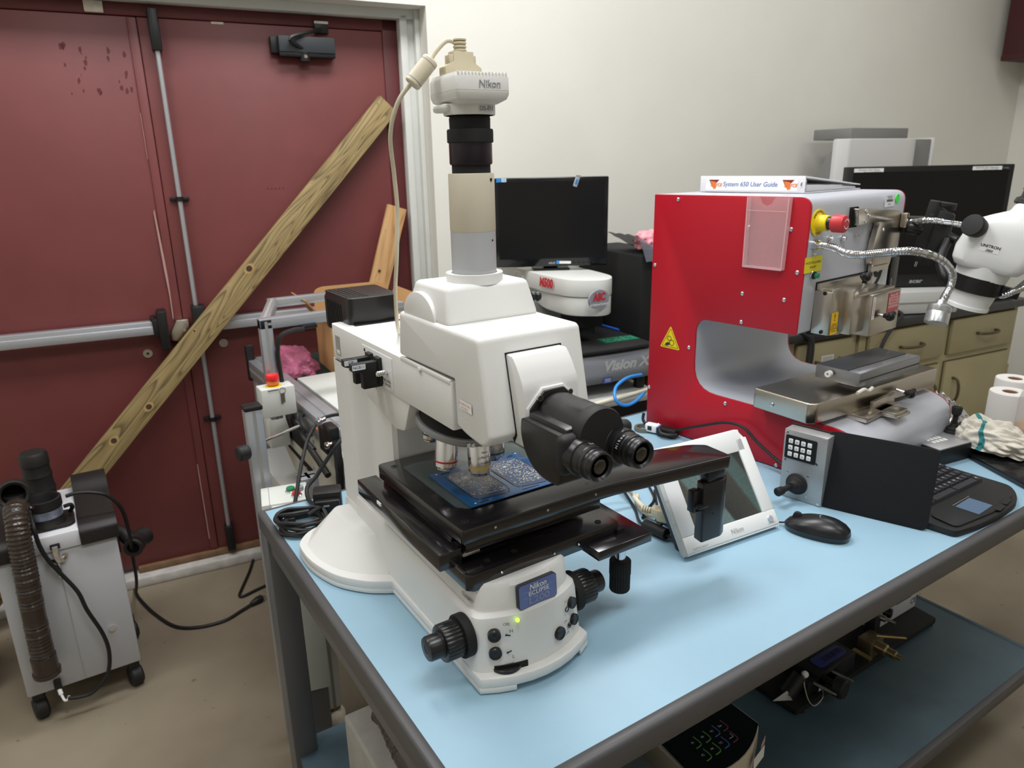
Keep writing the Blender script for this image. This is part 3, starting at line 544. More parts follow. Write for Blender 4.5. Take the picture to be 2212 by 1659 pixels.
for a0 in (20,200):
    for k in range(10):
        a=R(a0+k*13); a2=R(a0+k*13+13); q=V((c[0]+.0635,c[1],c[2])); b.poly([q+V((0,math.cos(t)*r_,math.sin(t)*r_)) for t,r_ in ((a,.0085),(a2,.0085),(a2,.0104),(a,.0104))],WPR)
b.obj('emergency_stop_button',rm)
for y,z,r_ in ((.149,.563,.009),(.091,.529,.009),(.149,.526,.009),(.209,.527,.0035),(.028,.541,.003),(.028,.502,.003)):
    b=MB(); b.lathe([(r_,0),(r_,.001),(r_*.62,.0022),(r_*.62,.006),(r_*.5,.0078),(0,.008)],(FX(z),y,z),(1,0,0),CHROME,20); b.obj('cap_screw' if r_<.005 else 'port_plug',rm)
b=MB(); b.label((FX(.479)+.0006,.0335,.479),(0,1,.01),(0,-.01,1),.072,.034,mat('yellow_label',(238,222,40),.5)); b.text('VACIO DE LA BASE',.0074,(FX(.479)+.0006,.033,.483),(0,1,0),(0,0,1),INK,lift=.0006); b.text('ON/OFF',.0074,(FX(.479)+.0006,.033,.473),(0,1,0),(0,0,1),INK,lift=.0006); b.obj('vacuum_label',rm)
GRB=mat('green_button',(18,140,98),.35)
b=MB(); b.lathe([(.0095,0),(.0095,.002),(.0085,.003)],(FX(.455),.036,.455),(1,0,0),CHROME,24); b.lathe([(.0085,.002),(.0085,.007),(.007,.008)],(FX(.455),.036,.455),(1,0,0),BLK2,24); b.lathe([(.0058,.007),(.0058,.014),(.005,.0155),(0,.016)],(FX(.455),.036,.455),(1,0,0),GRB,20); b.obj('vacuum_button',rm)
LB=mat('asset_label',(226,230,234),.5)
b=MB(); b.label((.4305,.352,.599),(0,1,.02),(0,-.02,1),.050,.027,LB,r=.002); b.text('TQCR',.0085,(.4305,.351,.607),(0,1,.02),(0,-.02,1),INK,lift=.0006); b.text('3776',.0065,(.4305,.352,.5905),(0,1,.02),(0,-.02,1),INK,lift=.0006)
for k in range(15): b.poly([(.4312,.336+k*.0021+d,.597+e) for d,e in ((0,0),(.0008+.0005*(k%3),0),(.0008+.0005*(k%3),.0055),(0,.0055))],INK)
b.obj('asset_label',rm)
b=MB(); b.cyl((.4295,.392,.603),(.4310,.392,.603),.0105,mat('green_dot_sticker',(74,232,92),.5),seg=28); b.obj('dot_sticker',rm)
# steel bracket plate with screws, numbered strip
b=MB(); P=rpoly([(.172,.590),(.385,.576),(.402,.545),(.372,.49),(.360,.449),(.352,.443),(.268,.455),(.262,.47),(.268,.51),(.283,.548),(.280,.556),(.258,.556),(.180,.553)],[.002,.03,.02,.01,.006,.006,.008,.01,.01,.012,.008,.004,.002],4)
b.prism([(y,z) for y,z in P],'x',.4325,.4465,STEEL,.0015); b.box(.4275,.4325,.165,.20,.548,.593,VERYDK); b.box(.4465,.462,.385,.398,.535,.57,STEEL,.003); b.box(.4465,.449,.262,.35,.44,.452,STEEL)
for y,z in ((.207,.583),(.222,.573),(.207,.560),(.305,.535),(.283,.487),(.272,.452)): b.lathe([(.0048,0),(.0048,.001),(.003,.0018),(0,.001)],(.4465,y,z),(1,0,0),CHROME,14)
b.obj('steel_bracket',rm)
b=MB(); b.label((.4318,.288,.49),(0,1,0),(0,0,1),.013,.05,PAPER); b.label((.4318,.335,.425),(0,1,0),(0,0,1),.105,.075,LB); b.text('9',.090,(.4318,.328,.4215),(0,1,0),(0,0,1),INK,lift=.0006,bold=.002,wide=1.15,shear=.15); b.obj('number_sticker',rm)
b=MB(); b.box(.426,.436,.395,.436,.385,.46,BLK2,.001); b.text('BUSA',.008,(.436,.405,.40),(0,0,1),(0,-1,0),WPR,lift=.0004); b.obj('side_cover',rm)
# test head module under the bracket
b=MB(); b.box(.415,.427,.058,.305,.318,.437,VERYDK); b.box(.42,.438,.060,.30,.400,.434,STEEL,.001)
b.prism([(.057,.322),(.057,.418),(.066,.425),(.108,.419),(.116,.413),(.116,.319),(.108,.316)],'x',.425,.466,STEEL,.002)
b.box(.43,.486,.114,.180,.318,.4195,STEEL,.002); b.box(.43,.500,.176,.318,.306,.402,STEEL,.0025); b.box(.44,.492,.12,.30,.402,.4085,STEEL,.001)
for z in (.415,.328): b.lathe([(.0042,0),(.0042,.002),(.002,.002),(.0018,.0005),(0,.0005)],(.450,.0568,z),(0,-1,0),BLK2,12)
b.obj('test_module',rm)
YW=mat('caution_label',(240,190,24),.5)
b=MB(); b.label((.4664,.079,.347),(0,1,0),(0,0,1),.030,.050,YW); b.text('!',.023,(.4664,.079,.360),(0,1,0),(0,0,1),INK,lift=.0006,bold=.0004)
for k,t in enumerate(('DANGER','READ THE','OPERATION','MANUAL')): b.text(t,.0052,(.4664,.079,.345-k*.0052),(0,1,0),(0,0,1),INK,lift=.0006)
b.obj('caution_label',rm)
PINKR=mat('red_print',(206,60,70),.5); PKL=mat('pale_label',(232,222,220),.5)
b=MB(); b.label((.5004,.186,.371),(0,1,0),(0,0,1),.014,.052,PKL); b.text('1 KGA57142',.007,(.5004,.186,.371),(0,0,-1),(0,1,0),PINKR,lift=.0006); b.obj('serial_label',rm)
b=MB(); b.label((.5004,.282,.374),(0,1,0),(0,0,1),.054,.046,mat('red_plate',(196,82,84),.45)); b.label((.5004,.282,.3735),(0,1,0),(0,0,1),.049,.026,mat('pink_plate',(216,160,158),.5),lift=.0005)
b.text('Royce 600',.0088,(.5004,.282,.3905),(0,1,0),(0,0,1),WPR,lift=.0008)
for k,t in enumerate(('ROYCE BRAND','WEDGE BOND','Remote Wire Pull Tests')): b.text(t,.0048,(.5004,.282,.3815-k*.0068),(0,1,0),(0,0,1),PINKR,lift=.0008)
b.obj('rating_plate',rm)
b=MB(); b.cyl((.4862,.127,.4065),(.4866,.127,.4065),.0085,PKL,seg=22); b.text('OK',.006,(.4866,.127,.4065),(0,1,0),(0,0,1),PINKR,lift=.0004); b.obj('round_sticker',rm)
def wing(c,d,L,name='wing_knob',s=1):
    q=MB(); c=V(c); d=V(d).normalized(); q.cyl(c,c+d*L,.0035*s,CHROME,seg=12); q.cyl(c+d*L,c+d*(L+.008*s),.0055*s,BLK2,seg=14)
    sd=d.orthogonal().normalized(); q.ball(c+d*(L+.014*s),.011*s,BLK2,(1.0,1.0,1.0),12)
    for k in (-1,1): q.ball(c+d*(L+.014*s)+V((0,.014*k*s,.004)),.009*s,BLK2,(.7,1.1,.8),12)
    return q.obj(name,rm)
wing((.478,.163,.405),(.15,.1,1),.024); wing((.500,.225,.350),(1,0,0),.008); wing((.543,.262,.172),(1,.25,-.2),.018)
b=MB(); b.poly([(.440,.235,.311),(.47,.33,.303),(.468,.325,.293),(.452,.31,.289),(.435,.25,.309)],PAPER); b.obj('paper_tag',rm)
# stage and chuck
b=MB(); b.X=Matrix.Translation((.352,-.035,0))@Matrix.Rotation(R(-6.3),4,'Z'); b.prism(rpoly([(.0,.0),(.145,.0),(.158,.014),(.158,.492),(.0,.492)],[.006,.006,.006,.006,.006]),'z',.148,.195,STEEL,.0035,3,ang=30); b.lathe([(.005,0),(.0045,.002),(.002,.003),(0,.002)],(.053,-.0005,.168),(0,-1,0),CHROME,12); b.obj('xy_stage',rm)
b=MB(); b.box(.455,.565,.080,.235,.1365,.150,STEEL,.002); b.box(.54,.60,.155,.215,.137,.143,STEEL,.001); b.box(.535,.595,.15,.21,.143,.150,STEEL,.001); b.box(.545,.552,.13,.24,.140,.172,STEEL,.001)
b.obj('stage_pedestal',rm)
CHK=mat('brushed_chuck',(158,160,164),.34,.9)
b=MB(); b.X=Matrix.Translation((.43,.09,0))@Matrix.Rotation(R(-5),4,'Z'); b.box(0,.108,0,.25,.213,.2448,CHK,.001); b.box(.076,.079,.002,.248,.2448,.2453,VERYDK); b.box(.080,.106,.002,.248,.2446,.2458,ALU,.0005); b.box(.03,.09,.05,.22,.195,.213,CHK,.001); b.box(.1078,.1088,.0,.25,.226,.2275,VERYDK)
for x,y in ((.093,.02),(.093,.12),(.09,.22),(.098,.235),(.082,.238),(.035,.24)): b.cyl((x,y,.2455),(x,y,.2466),.003,CHROME,seg=10)
b.obj('chuck',rm)
b=MB(); TUBEW=mat('clear_tubing',(226,222,208),.3); b.cyl((.470,.092,.232),(.470,.078,.232),.0042,BRASS,seg=12); b.ring((.470,.080,.232),(0,-1,0),.0028,.0072,.012,PAPER,20); b.obj('vacuum_fitting',rm)
b=MB(); b.tube([(.545,.062,.206),(.549,.082,.211),(.551,.10,.2045),(.552,.115,.209)],.0042,TUBEW,seg=10); b.obj('vacuum_tube',rm)
# gooseneck lamp
GN=mat('gooseneck_chrome',(206,208,212),.14,1)
path=[(.427,.028,.522),(.430,.026,.522),(.458,.013,.523),(.485,.007,.521),(.512,.002,.513),(.540,-.006,.512),(.568,-.008,.516),(.595,-.009,.521),(.623,-.014,.526),(.640,.0,.527),(.648,.045,.519),(.650,.101,.506),(.650,.156,.485),(.649,.193,.461),(.648,.195,.437),(.648,.176,.420),(.648,.159,.403)]
b=MB(); b.lathe([(.0115,0),(.0115,.012),(.0095,.014)],path[0],(1,.0,0),CHROME,24); b.tube(path,.0072,GN,seg=14,sub=26,rf=lambda L:.0070+.0011*(abs((L/.0042)%1-.5)*2)); b.obj('gooseneck',rm)
b=MB(); d=V((.05,-.42,-1)).normalized(); c=V((.648,.158,.404)); AL2=mat('machined_aluminium',(200,202,205),.3,.9); b.lathe([(.009,-.008),(.010,.0),(.012,.004)],c,d,AL2,24); b.lathe([(0,.003),(.0205,.003),(.0225,.005),(.0225,.017),(.0222,.0175),(.0225,.018),(.0225,.040),(.021,.0415),(0,.0415)],c,d,AL2,40)
s1=d.orthogonal().normalized(); s2=d.cross(s1)
for k in range(4): a=k*math.pi/2+.4; q=c+d*.003+(s1*math.cos(a)+s2*math.sin(a))*.0165; b.cyl(q,q-d*.001,.0022,INK,seg=10)
b.obj('lamp_head',rm)
# ---- binder
bd=thing('ring_binder','white ring binder with printed spine lying flat on the red machine','binder',(1.054,.79,1.4815),-81.8)
WB=mat('binder_white',(226,226,228),.35,bump=.1,bscale=300)
b=MB(); b.box(.0,.285,.118,.1215,0,.0395,WB,.001); b.box(0,.285,.118,.408,0,.003,WB,.001); b.obj('spine_and_back_cover',bd)
b=MB(); b.prism([(.1185,.0365),(.1185,.0395),(.405,.0135),(.405,.0105)],'x',0,.285,WB,.0005); b.obj('front_cover',bd)
b=MB(); b.prism([(.135,.004),(.137,.019),(.20,.0175),(.385,.0085),(.39,.004)],'x',.004,.281,mat('paper_stack',(205,205,207),.7,bump=.4,bscale=400),.001); b.obj('pages',bd)
b=MB()
b.tube([(.277,.128+.011*math.cos(a),.018+.015*math.sin(a)) for a in [k*math.pi/8 for k in range(17)]],.0018,CHROME,seg=8,sub=3); b.obj('ring_clip',bd)
b=MB(); yb=V((0,0,1)); o=lambda x,z:(x,.1178,z); b.label(o(.1425,.0195),(1,0,0),yb,.250,.0285,PAPER); BLP=mat('blue_print',(66,104,176),.5); ORG=mat('orange_print',(230,120,50),.5); DRP=mat('dark_red_print',(120,30,36),.5)
b.text('System 650 User Guide',.0155,o(.142,.0195),(1,0,0),yb,BLP,lift=.0006,shear=.2,bold=.0001)
for cx in (.045,.247):
    for pts,m_,l in (([(-.018,.011),(.012,.011),(-.003,-.002)],DRP,.0007),([(-.018,.011),(-.004,.004),(-.001,-.011),(-.009,-.006)],INK,.0006),([(-.015,.008),(.002,.006),(.003,-.010),(-.004,-.012)],ORG,.0008)): b.poly([(cx+x,.1178-l,.0195+z) for x,z in pts],m_)
    b.text('ROYCE',.0105,o(cx+.003,.0175),(1,0,0),yb,ORG,lift=.0010,shear=.3,bold=.0003,wide=.95)
b.obj('spine_label',bd)
# ---- stereo microscope hanging at the right of the tester
STW=mat('stereo_white',(226,227,226),.35,bump=.1,bscale=900)
st=thing('stereo_microscope','white stereo zoom microscope head with black band at the right of the red tester','microscope',(1.481,.258,1.219),-65.4)
tilt=Matrix.Rotation(R(12),4,'Y')
b=MB(); b.X=tilt
def ell(rx,ry,z,cx=0,cy=0,n=32): return [(cx+rx*math.cos(2*math.pi*k/n),cy+ry*math.sin(2*math.pi*k/n),z) for k in range(n)]
b.loft([ell(.043,.043,.004),ell(.0435,.0435,.012)],STW); b.loft([ell(.041,.041,.012),ell(.0455,.0455,.040),ell(.050,.050,.06)],STW); b.loft([ell(.0505,.0505,.060),ell(.056,.056,.105,.002)],STW)
b.obj('lower_barrel',st)
b=MB(); b.X=tilt; b.loft([ell(.0515,.0515,.044),ell(.053,.053,.0785)],BLK2); b.box(.03,.085,-.012,.012,.048,.07,BLK2,.003); b.obj('holder_ring',st)
b=MB(); b.X=tilt
def rr2(x0,x1,hy,z,r=.02): return [(x,y,z) for x,y in rrect(x1-x0,hy*2,r,5,((x0+x1)/2,0))]
b.loft([rr2(-.060,.066,.053,.098,.03),rr2(-.069,.078,.058,.112,.03),rr2(-.071,.086,.059,.135,.03),rr2(-.062,.092,.057,.175,.03),rr2(-.050,.090,.055,.197,.03),rr2(-.026,.085,.050,.212,.03),rr2(.004,.074,.042,.228,.025),rr2(.010,.066,.034,.250,.022)],STW,bev=.003,seg=2)
b.label((-.006,-.0592,.148),(1,0,-.02),(.02,0,1),.038,.018,PAPER); b.text('UNITRON',.0085,(-.006,-.0592,.1515),(1,0,-.02),(.02,0,1),INK,lift=.0006,bold=.0003); b.text('Z850',.0065,(-.006,-.0592,.1425),(1,0,-.02),(.02,0,1),INK,lift=.0006,bold=.0002,shear=.2)
b.obj('zoom_body',st)
b=MB(); b.X=tilt; b.lathe([(.034,.246),(.036,.250),(.034,.258),(.027,.262),(.0265,.275),(.0285,.277),(.0285,.288),(.025,.289),(.022,.286),(0,.284)],(.038,0,0),(0,0,1),BLK2,36); b.obj('eye_tube',st)
b=MB(); b.X=tilt; b.lathe([(.020,0),(.0215,.003),(.0215,.016),(.0235,.018),(.0235,.028),(.022,.031),(.010,.0325),(0,.0325)],(-.042,-.050,.183),(-.45,-.85,.2),RUB,72,36,.0006); b.obj('zoom_knob',st)
# rack mount behind, on the tester's front right edge
mt=lambda:MB()
ROT=Matrix.Translation((-.088,.08,.158))@Matrix.Rotation(R(9),4,'Y')@Matrix.Scale(.92,4)
b=mt(); b.X=ROT; b.prism([(-.036,-.060),(-.012,-.075),(.010,-.075),(.010,.062),(-.012,.075),(-.012,.085),(-.036,.085)],'y',-.020,.020,BLACK,.002); b.prism([(-.012,.085),(.026,.085),(.026,.068),(.016,.066),(.016,.078),(-.012,.070)],'y',-.016,.016,BLACK,.0015); b.prism(rpoly([(-.008,.066),(.030,.060),(.034,-.02),(.012,-.072),(-.008,-.072)],.008),'y',-.027,.012,BLACK,.003); b.lathe([(.0042,0),(.0042,.002),(0,.002)],(-.022,-.0205,.050),(0,-1,0),INK,12); b.cyl((-.022,.0,-.075),(-.022,0,-.088),.0025,CHROME,seg=8); b.obj('focus_rack',st)
b=mt(); b.X=ROT; b.lathe([(.0145,-.004),(.0165,.0),(.0175,.002),(.0175,.032),(.0165,.034),(.006,.0345),(0,.034)],(-.036,-.006,.010),(-1,-.15,.0),BLK2,60,30,.0008); b.cyl((-.038,-.006,.010),(-.028,-.006,.010),.009,CHROME,seg=16); b.obj('focus_knob',st)
b=mt(); b.cyl((-.085,.08,.17),(-.040,.052,.15),.010,BLACK,seg=14); b.tube([(-.06,.06,.15),(-.068,.03,.11),(-.055,.0,.075),(-.045,-.0,.062)],.011,BLACK,seg=12); b.box(-.19,-.10,.085,.12,.16,.20,BLACK,.004); b.obj('support_arm',st)
g=thing('gooseneck_light','second chrome gooseneck behind the white stereo microscope','lamp',(1.481,.258,1.219),-65.4)
b=MB(); b.tube([(-.14,.07,.188),(-.105,.03,.196),(-.075,.045,.192),(-.02,.075,.18),(.05,.08,.15),(.105,.05,.11),(.115,.02,.085),(.09,-.015,.055),(.070,-.02,.042),(.062,-.01,.038)],.0072,GN,seg=12,sub=26,rf=lambda L:.0068+.0011*(abs((L/.0042)%1-.5)*2)); b.tube([(.065,-.018,.040),(.1,-.02,.06),(.16,.0,.10),(.25,.02,.13)],.0072,GN,seg=12,sub=20,rf=lambda L:.0068+.0011*(abs((L/.0042)%1-.5)*2)); b.obj('flexible_neck',g)
# ---------------------------------------------------------------- things on the bench
mo=thing('display_unit','white tilted microscope display unit showing a grey magnified image','monitor',(.599,.253,.86),-4.37)
TL=Matrix.Translation((0,0,.010))@Matrix.Rotation(R(-35),4,'X')   # local: x across, z up the panel, y behind
b=MB(); b.X=TL; OFW=mat('display_white',(232,234,233),.42)
out=rpoly([(.0,.004),(.235,.004),(.235,.185),(.222,.205),(.013,.205),(.0,.185)],.004); 
b.prism(out,'y',.006,.016,OFW,.003)
fr=[(.0,.004,.235,.034),(.0,.034,.036,.205),(.205,.034,.235,.185),(.036,.160,.222,.203)]
for x0,z0,x1,z1 in fr: b.box(x0,x1,0,.008,z0,z1,OFW,.0015)
b.prism([(.0,.0),(.235,.0),(.235,.004),(.0,.004)],'y',.003,.018,OFW)
b.box(-.008,.0005,.002,.012,.004,.19,mat('display_side_grey',(188,192,190),.5),.001)
SP=mat('small_grey_print',(160,164,166),.5)
b.text('Nikon',.0125,(.128,-.0001,.0165),(1,0,0),(0,0,1),WPR,lift=.0004,bold=.0008); b.text('Nikon',.0125,(.128,-.0001,.0165),(1,0,0),(0,0,1),SP,lift=.0008); b.text('DIGITAL SIGHT',.0055,(.032,-.0001,.0085),(1,0,0),(0,0,1),SP,lift=.0005); b.text('CAPTURE',.0042,(.216,-.0001,.0095),(1,0,0),(0,0,1),SP,lift=.0005)
for z,t in ((.155,'POWER'),(.105,'MENU'),(.06,'ZOOM'),(.03,'REC')): b.text(t,.004,(-.004,.0018,z),(1,0,0),(0,0,1),SP,lift=.0005)
b.box(.2335,.2358,.0,.006,.033,.037,mat('green_tab',(120,200,140),.5)); b.obj('front_frame',mo)
def live():
    m=mat('screen_live_image',(110,110,108),.25,emit=(120,120,118),es=.55); n,L,p=nodes(m); tc=n.new('ShaderNodeTexCoord'); mp=n.new('ShaderNodeMapping'); mp.inputs['Rotation'].default_value=(0,R(28),0); L.new(tc.outputs['Object'],mp.inputs[0])
    s=n.new('ShaderNodeSeparateXYZ'); L.new(mp.outputs[0],s.inputs[0]); nz=n.new('ShaderNodeTexNoise'); nz.inputs['Scale'].default_value=180; nz.inputs['Detail'].default_value=5; L.new(tc.outputs['Object'],nz.inputs['Vector'])
    r=n.new('ShaderNodeValToRGB'); E=r.color_ramp.elements; E[0].position=0; E[0].color=srgb(150,146,150); E[1].position=1; E[1].color=srgb(60,60,56)
    for ps,c in ((.28,(158,152,156)),(.30,(74,74,70)),(.46,(92,90,82)),(.48,(116,146,142)),(.585,(124,152,148)),(.60,(52,54,50)),(.76,(76,75,68)),(.78,(90,120,116)),(.86,(88,112,108)),(.88,(60,60,56))): e=E.new(ps); e.color=srgb(*c)
    mr=n.new('ShaderNodeMapRange'); mr.inputs[1].default_value=-.06; mr.inputs[2].default_value=.27; L.new(s.outputs[0],mr.inputs[0]); L.new(mr.outputs[0],r.inputs[0])
    x=n.new('ShaderNodeMix'); x.data_type='RGBA'; x.blend_type='OVERLAY'; x.inputs[0].default_value=.35; L.new(r.outputs[0],x.inputs[6]); L.new(nz.outputs['Fac'],x.inputs[7]); p.inputs['Base Color'].default_value=(.02,.02,.02,1); L.new(x.outputs[2],p.inputs['Emission Color']); return m
b=MB(); b.X=TL; b.box(.034,.207,.0035,.0075,.032,.162,live()); b.obj('screen',mo)
b=MB(); b.X=TL; b.lathe([(.0068,0),(.0072,.001),(.006,.0026),(0,.003)],(.216,.0,.0175),(0,-1,0),mat('silver_button',(190,194,204),.35,.3),24); b.obj('capture_button',mo)
b=MB(); b.X=TL; b.box(.006,.228,.016,.045,.01,.19,mat('display_back',(40,42,46),.5),.008); b.obj('rear_housing',mo)
b=MB(); b.prism([(.03,.001),(.09,.001),(.145,.001),(.150,.006),(.095,.06),(.085,.055)],'x',.05,.185,BLACK,.002); b.obj('stand',mo)
# joystick keypad box
kb=thing('joystick_keypad','silver control box with white key grid and black joystick standing by the red machine','controller',(.962,.337,.86),-79.4)
BSL=mat('brushed_control_panel',(176,176,176),.38,.6); 
b=MB(); b.box(0,.092,0,.034,.0005,.154,BSL,.0015); b.obj('case',kb)
b=MB(); b.box(-.002,.115,.034,.040,.002,.156,VERYDK,.001); b.obj('back_plate',kb)
for x,z in ((.006,.148),(.086,.150),(.006,.006),(.086,.006),(.006,.086),(.075,.094)):
    b=MB(); b.lathe([(.003,0),(.0028,.0012),(0,.0014)],(x,0,z),(0,-1,0),CHROME,12); b.obj('panel_screw',kb)
b=MB(); b.prism(rrect(.067,.052,.003,3,(.038,.1165)),'y',-.0015,0,BLACK); b.obj('keypad_plate',kb)
KEY=mat('white_key',(232,232,230),.45)
for i in range(4):
    for j in range(3):
        b=MB(); c=(.0165+i*.0135,.1305-j*.0145); b.prism(rrect(.0092,.0098,.0014,3,c),'y',-.0032,-.0015,KEY,.0005); b.text(('789-','456+','123*')[j][i],.0055,(c[0],-.0032,c[1]),(1,0,0),(0,0,1),INK,lift=.0003); b.obj('key',kb)
b=MB(); c=(.037,0,.037); b.lathe([(.0235,0),(.0225,.004),(.0195,.0055),(.0195,.009),(.0165,.011),(.0165,.0145),(.0125,.017),(.0105,.023),(.0085,.024)],c,(0,-1,0),RUB,36); b.lathe([(.0062,.02),(.0062,.042),(.0088,.046),(.0095,.060),(.008,.062),(0,.061)],c,(-.22,-1,-.06),RUB,24); b.obj('joystick',kb)
for x,z in ((.014,.058),(.060,.060),(.014,.014),(.060,.014)):
    b=MB(); b.lathe([(.0026,0),(.0024,.001),(0,.0012)],(x,0,z),(0,-1,0),CHROME,10); b.obj('panel_screw',kb)
mp=thing('mouse_pad','black cloth mouse pad standing on edge against the silver control box','mouse pad',(.985,.252,.8605),-68.7)
b=MB(); b.X=Matrix.Rotation(R(-9),4,'X'); CLO=mat('black_cloth',(17,18,21),.9,bump=.3,bscale=1500); b.prism(rrect(.200,.163,.012,5,(.098,.082)),'y',-.002,.0015,CLO,.001); b.obj('pad',mp)
b=MB(); b.X=Matrix.Rotation(R(-9),4,'X'); b.prism(rrect(.200,.163,.012,5,(.098,.082)),'y',.0015,.003,RUB); b.obj('rubber_backing',mp)
# mouse
ms=thing('computer_mouse','black mouse with small round logo on the blue bench near the display unit','mouse',(.870,.186,.8605),-60)
GLB=mat('gloss_black',(20,20,22),.18,coat=.3)
b=MB(); n=24
def mring(s,z):
    sg=lambda v,e:math.copysign(abs(v)**e,v)
    return [(sg(math.cos(a),.85)*.060*s,sg(math.sin(a),.8)*.0325*s*(1+.06*math.cos(a)),z) for a in [2*math.pi*k/n for k in range(n)]]
b.loft([mring(.93,0),mring(1,.006),mring(1.01,.012)],GLB); b.loft([mring(1.0,.0125)]+[[(p[0]+.0018*k,p[1],p[2]-.0095*(k/5)*max(0,-p[0]/.06)**1.3-.006*(k/5)*max(0,p[0]/.06)**2) for p in mring(math.cos(R(17*k)),.0125+.0265*math.sin(R(17*k)))] for k in range(1,6)],mat('mouse_shell',(26,26,28),.32)); b.obj('shell',ms)
b=MB(); b.ring((.008,0,.0368),(.25,0,1),.0055,.0066,.0006,mat('logo_silver',(196,198,204),.3,.5),24); b.text('hp',.0085,(.008,0,.0371),(0,-1,0),(1,0,-.2),mat('logo_silver',(196,198,204)),lift=.0005,shear=.3); b.obj('logo',ms)
b=MB(); b.cyl((-.038,-.004,.028),(-.038,.004,.028),.0085,RUB,seg=20); b.obj('scroll_wheel',ms)
o=tag(MB().tube([(.852,.236,.870),(.846,.250,.866),(.842,.268,.8625),(.846,.30,.8625),(.82,.36,.8625),(.76,.41,.8625),(.70,.44,.8625)],.0017,RUB,seg=8).obj('mouse_cable'),'thin black mouse cable running behind the white display unit','cable')
ms.location=(.877,.184,.8605); ms.rotation_euler.z=R(-66)
# keyboard
kd=thing('keyboard','black keyboard with built-in touchpad at the front edge of the blue bench','keyboard',(1.0755,.024,.8605),0)
KBB=mat('keyboard_black',(26,26,28),.5,bump=.2,bscale=700); KCAP=mat('key_cap',(48,48,52),.4)
P=rpoly([(.0,.0),(.060,-.010),(.150,-.013),(.235,-.006),(.280,.018),(.303,.040),(.303,.066),(.295,.21),(-.02,.21),(-.008,.05)],[.012,.03,.03,.03,.03,.012,.02,.01,.01,.02],4)
b=MB(); b.prism(P,'z',.0,.014,KBB,.003); b.prism([(x,y) for x,y in rpoly([(.012,.006),(.14,-.004),(.25,.010),(.290,.045),(.280,.07),(.20,.062),(.12,.072),(.02,.062)],.015,4)],'z',.014,.018,KBB,.002); b.obj('body',kd)
rs=random.Random(3); nk=0
for r_ in range(6):
    y=.082+r_*.0205; x=.012+(r_%2)*.004
    while x<.278:
        w=.0165
        if r_==0 and .085<x<.19: w=.085
        elif x<.02 and r_ in (1,2,3): w=.0235
        if x+w>.287: break
        hgt=.0165
        b=MB(); z0=.0142; t=.0022; b.loft([[(x+.0005,y,z0),(x+w-.0005,y,z0),(x+w-.0005,y+.017,z0),(x+.0005,y+.017,z0)],[(x+t,y+t,z0+.007),(x+w-t,y+t,z0+.007),(x+w-t,y+.017-t*.6,z0+.0075),(x+t,y+.017-t*.6,z0+.0075)]],KCAP)
        if w<.06: b.text(('ZXCVBNM,./<>','ASDFGHJKL;:","','QWERTYUIOP[]{}','1234567890-=+','FGHJKLMNPQRS','EDSAWXYZKLOP')[max(0,r_-1)][nk%12],.0062,(x+w/2-.0015,y+.010,z0+.0074),(1,0,0),(0,1,0),WPR,lift=.0003)
        b.obj('key',kd); nk+=1; x+=w+.0018
b=MB(); b.label((.128,.030,.0182),(1,.06,0),(-.06,1,0),.064,.044,mat('touchpad_blue_grey',(86,108,132),.3),lift=.0004,r=.002); b.tube([(.094,.055,.0186),(.165,.058,.0186)],.0007,CHROME,seg=6,smooth=False); b.obj('touchpad',kd)
b=MB(); b.prism(rpoly([(.148,-.010),(.183,-.006),(.178,.010),(.146,.004)],.004),'z',.017,.0186,KBB,.0006); b.prism(rpoly([(.188,-.005),(.226,.002),(.215,.016),(.184,.010)],.004),'z',.017,.0186,KBB,.0006); b.obj('touchpad_buttons',kd)
# second joystick box, tray, rag
k2=thing('joystick_controller','dark control box with small white keys and joystick half hidden under the rag','controller',(1.382,.218,.8605),-8)
b=MB(); b.prism([(.0,.0),(.23,0),(.23,.045),(.0,.040)],'y',0,.10,BLACK,.002); b.obj('case',k2)
b=MB(); b.box(.0,.23,.0,.10,.0405,.0435,BSL,.0008); b.obj('top_panel',k2)
for i in range(4):
    for j in range(3):
        b=MB(); b.box(.022+i*.0135,.0315+i*.0135,.030+j*.0155,.041+j*.0155,.0435,.0462,KEY,.0008); b.obj('key',k2)
b=MB(); b.lathe([(.022,.0435),(.021,.048),(.017,.050),(.016,.055),(.011,.058),(.008,.066)],(.135,.062,0),(0,0,1),RUB,30); b.lathe([(.006,.06),(.006,.085),(.0105,.089),(.0125,.104),(.011,.108),(.009,.1085),(.0085,.107),(0,.106)],(.135,.062,0),(.05,.02,1),RUB,24); b.obj('joystick',k2)
tr=thing('plastic_tray','shiny black plastic sheet lying under the rag at the bench end','tray',(1.395,.035,.8605),0)
b=MB(); b.prism(rpoly([(.012,.0),(.27,-.02),(.36,.15),(.30,.172),(.10,.172)],.012),'z',0,.012,GLB,.003); b.obj('sheet',tr)
def rag():
    m=mat('rag_cloth',(220,214,201),.9,bump=.8,bscale=700); n,L,p=nodes(m); tc=n.new('ShaderNodeUVMap'); s=n.new('ShaderNodeSeparateXYZ'); L.new(tc.outputs[0],s.inputs[0]); r=n.new('ShaderNodeValToRGB'); r.color_ramp.interpolation='CONSTANT'; E=r.color_ramp.elements; E[0].color=srgb(220,214,201); E[1].position=.20; E[1].color=srgb(60,140,142)
    for q,c in ((.25,(220,214,201)),(.82,(60,140,142)),(.89,(220,214,201))): e=E.new(q); e.color=srgb(*c)
    L.new(s.outputs[0],r.inputs[0]); L.new(r.outputs[0],p.inputs['Base Color']); return m
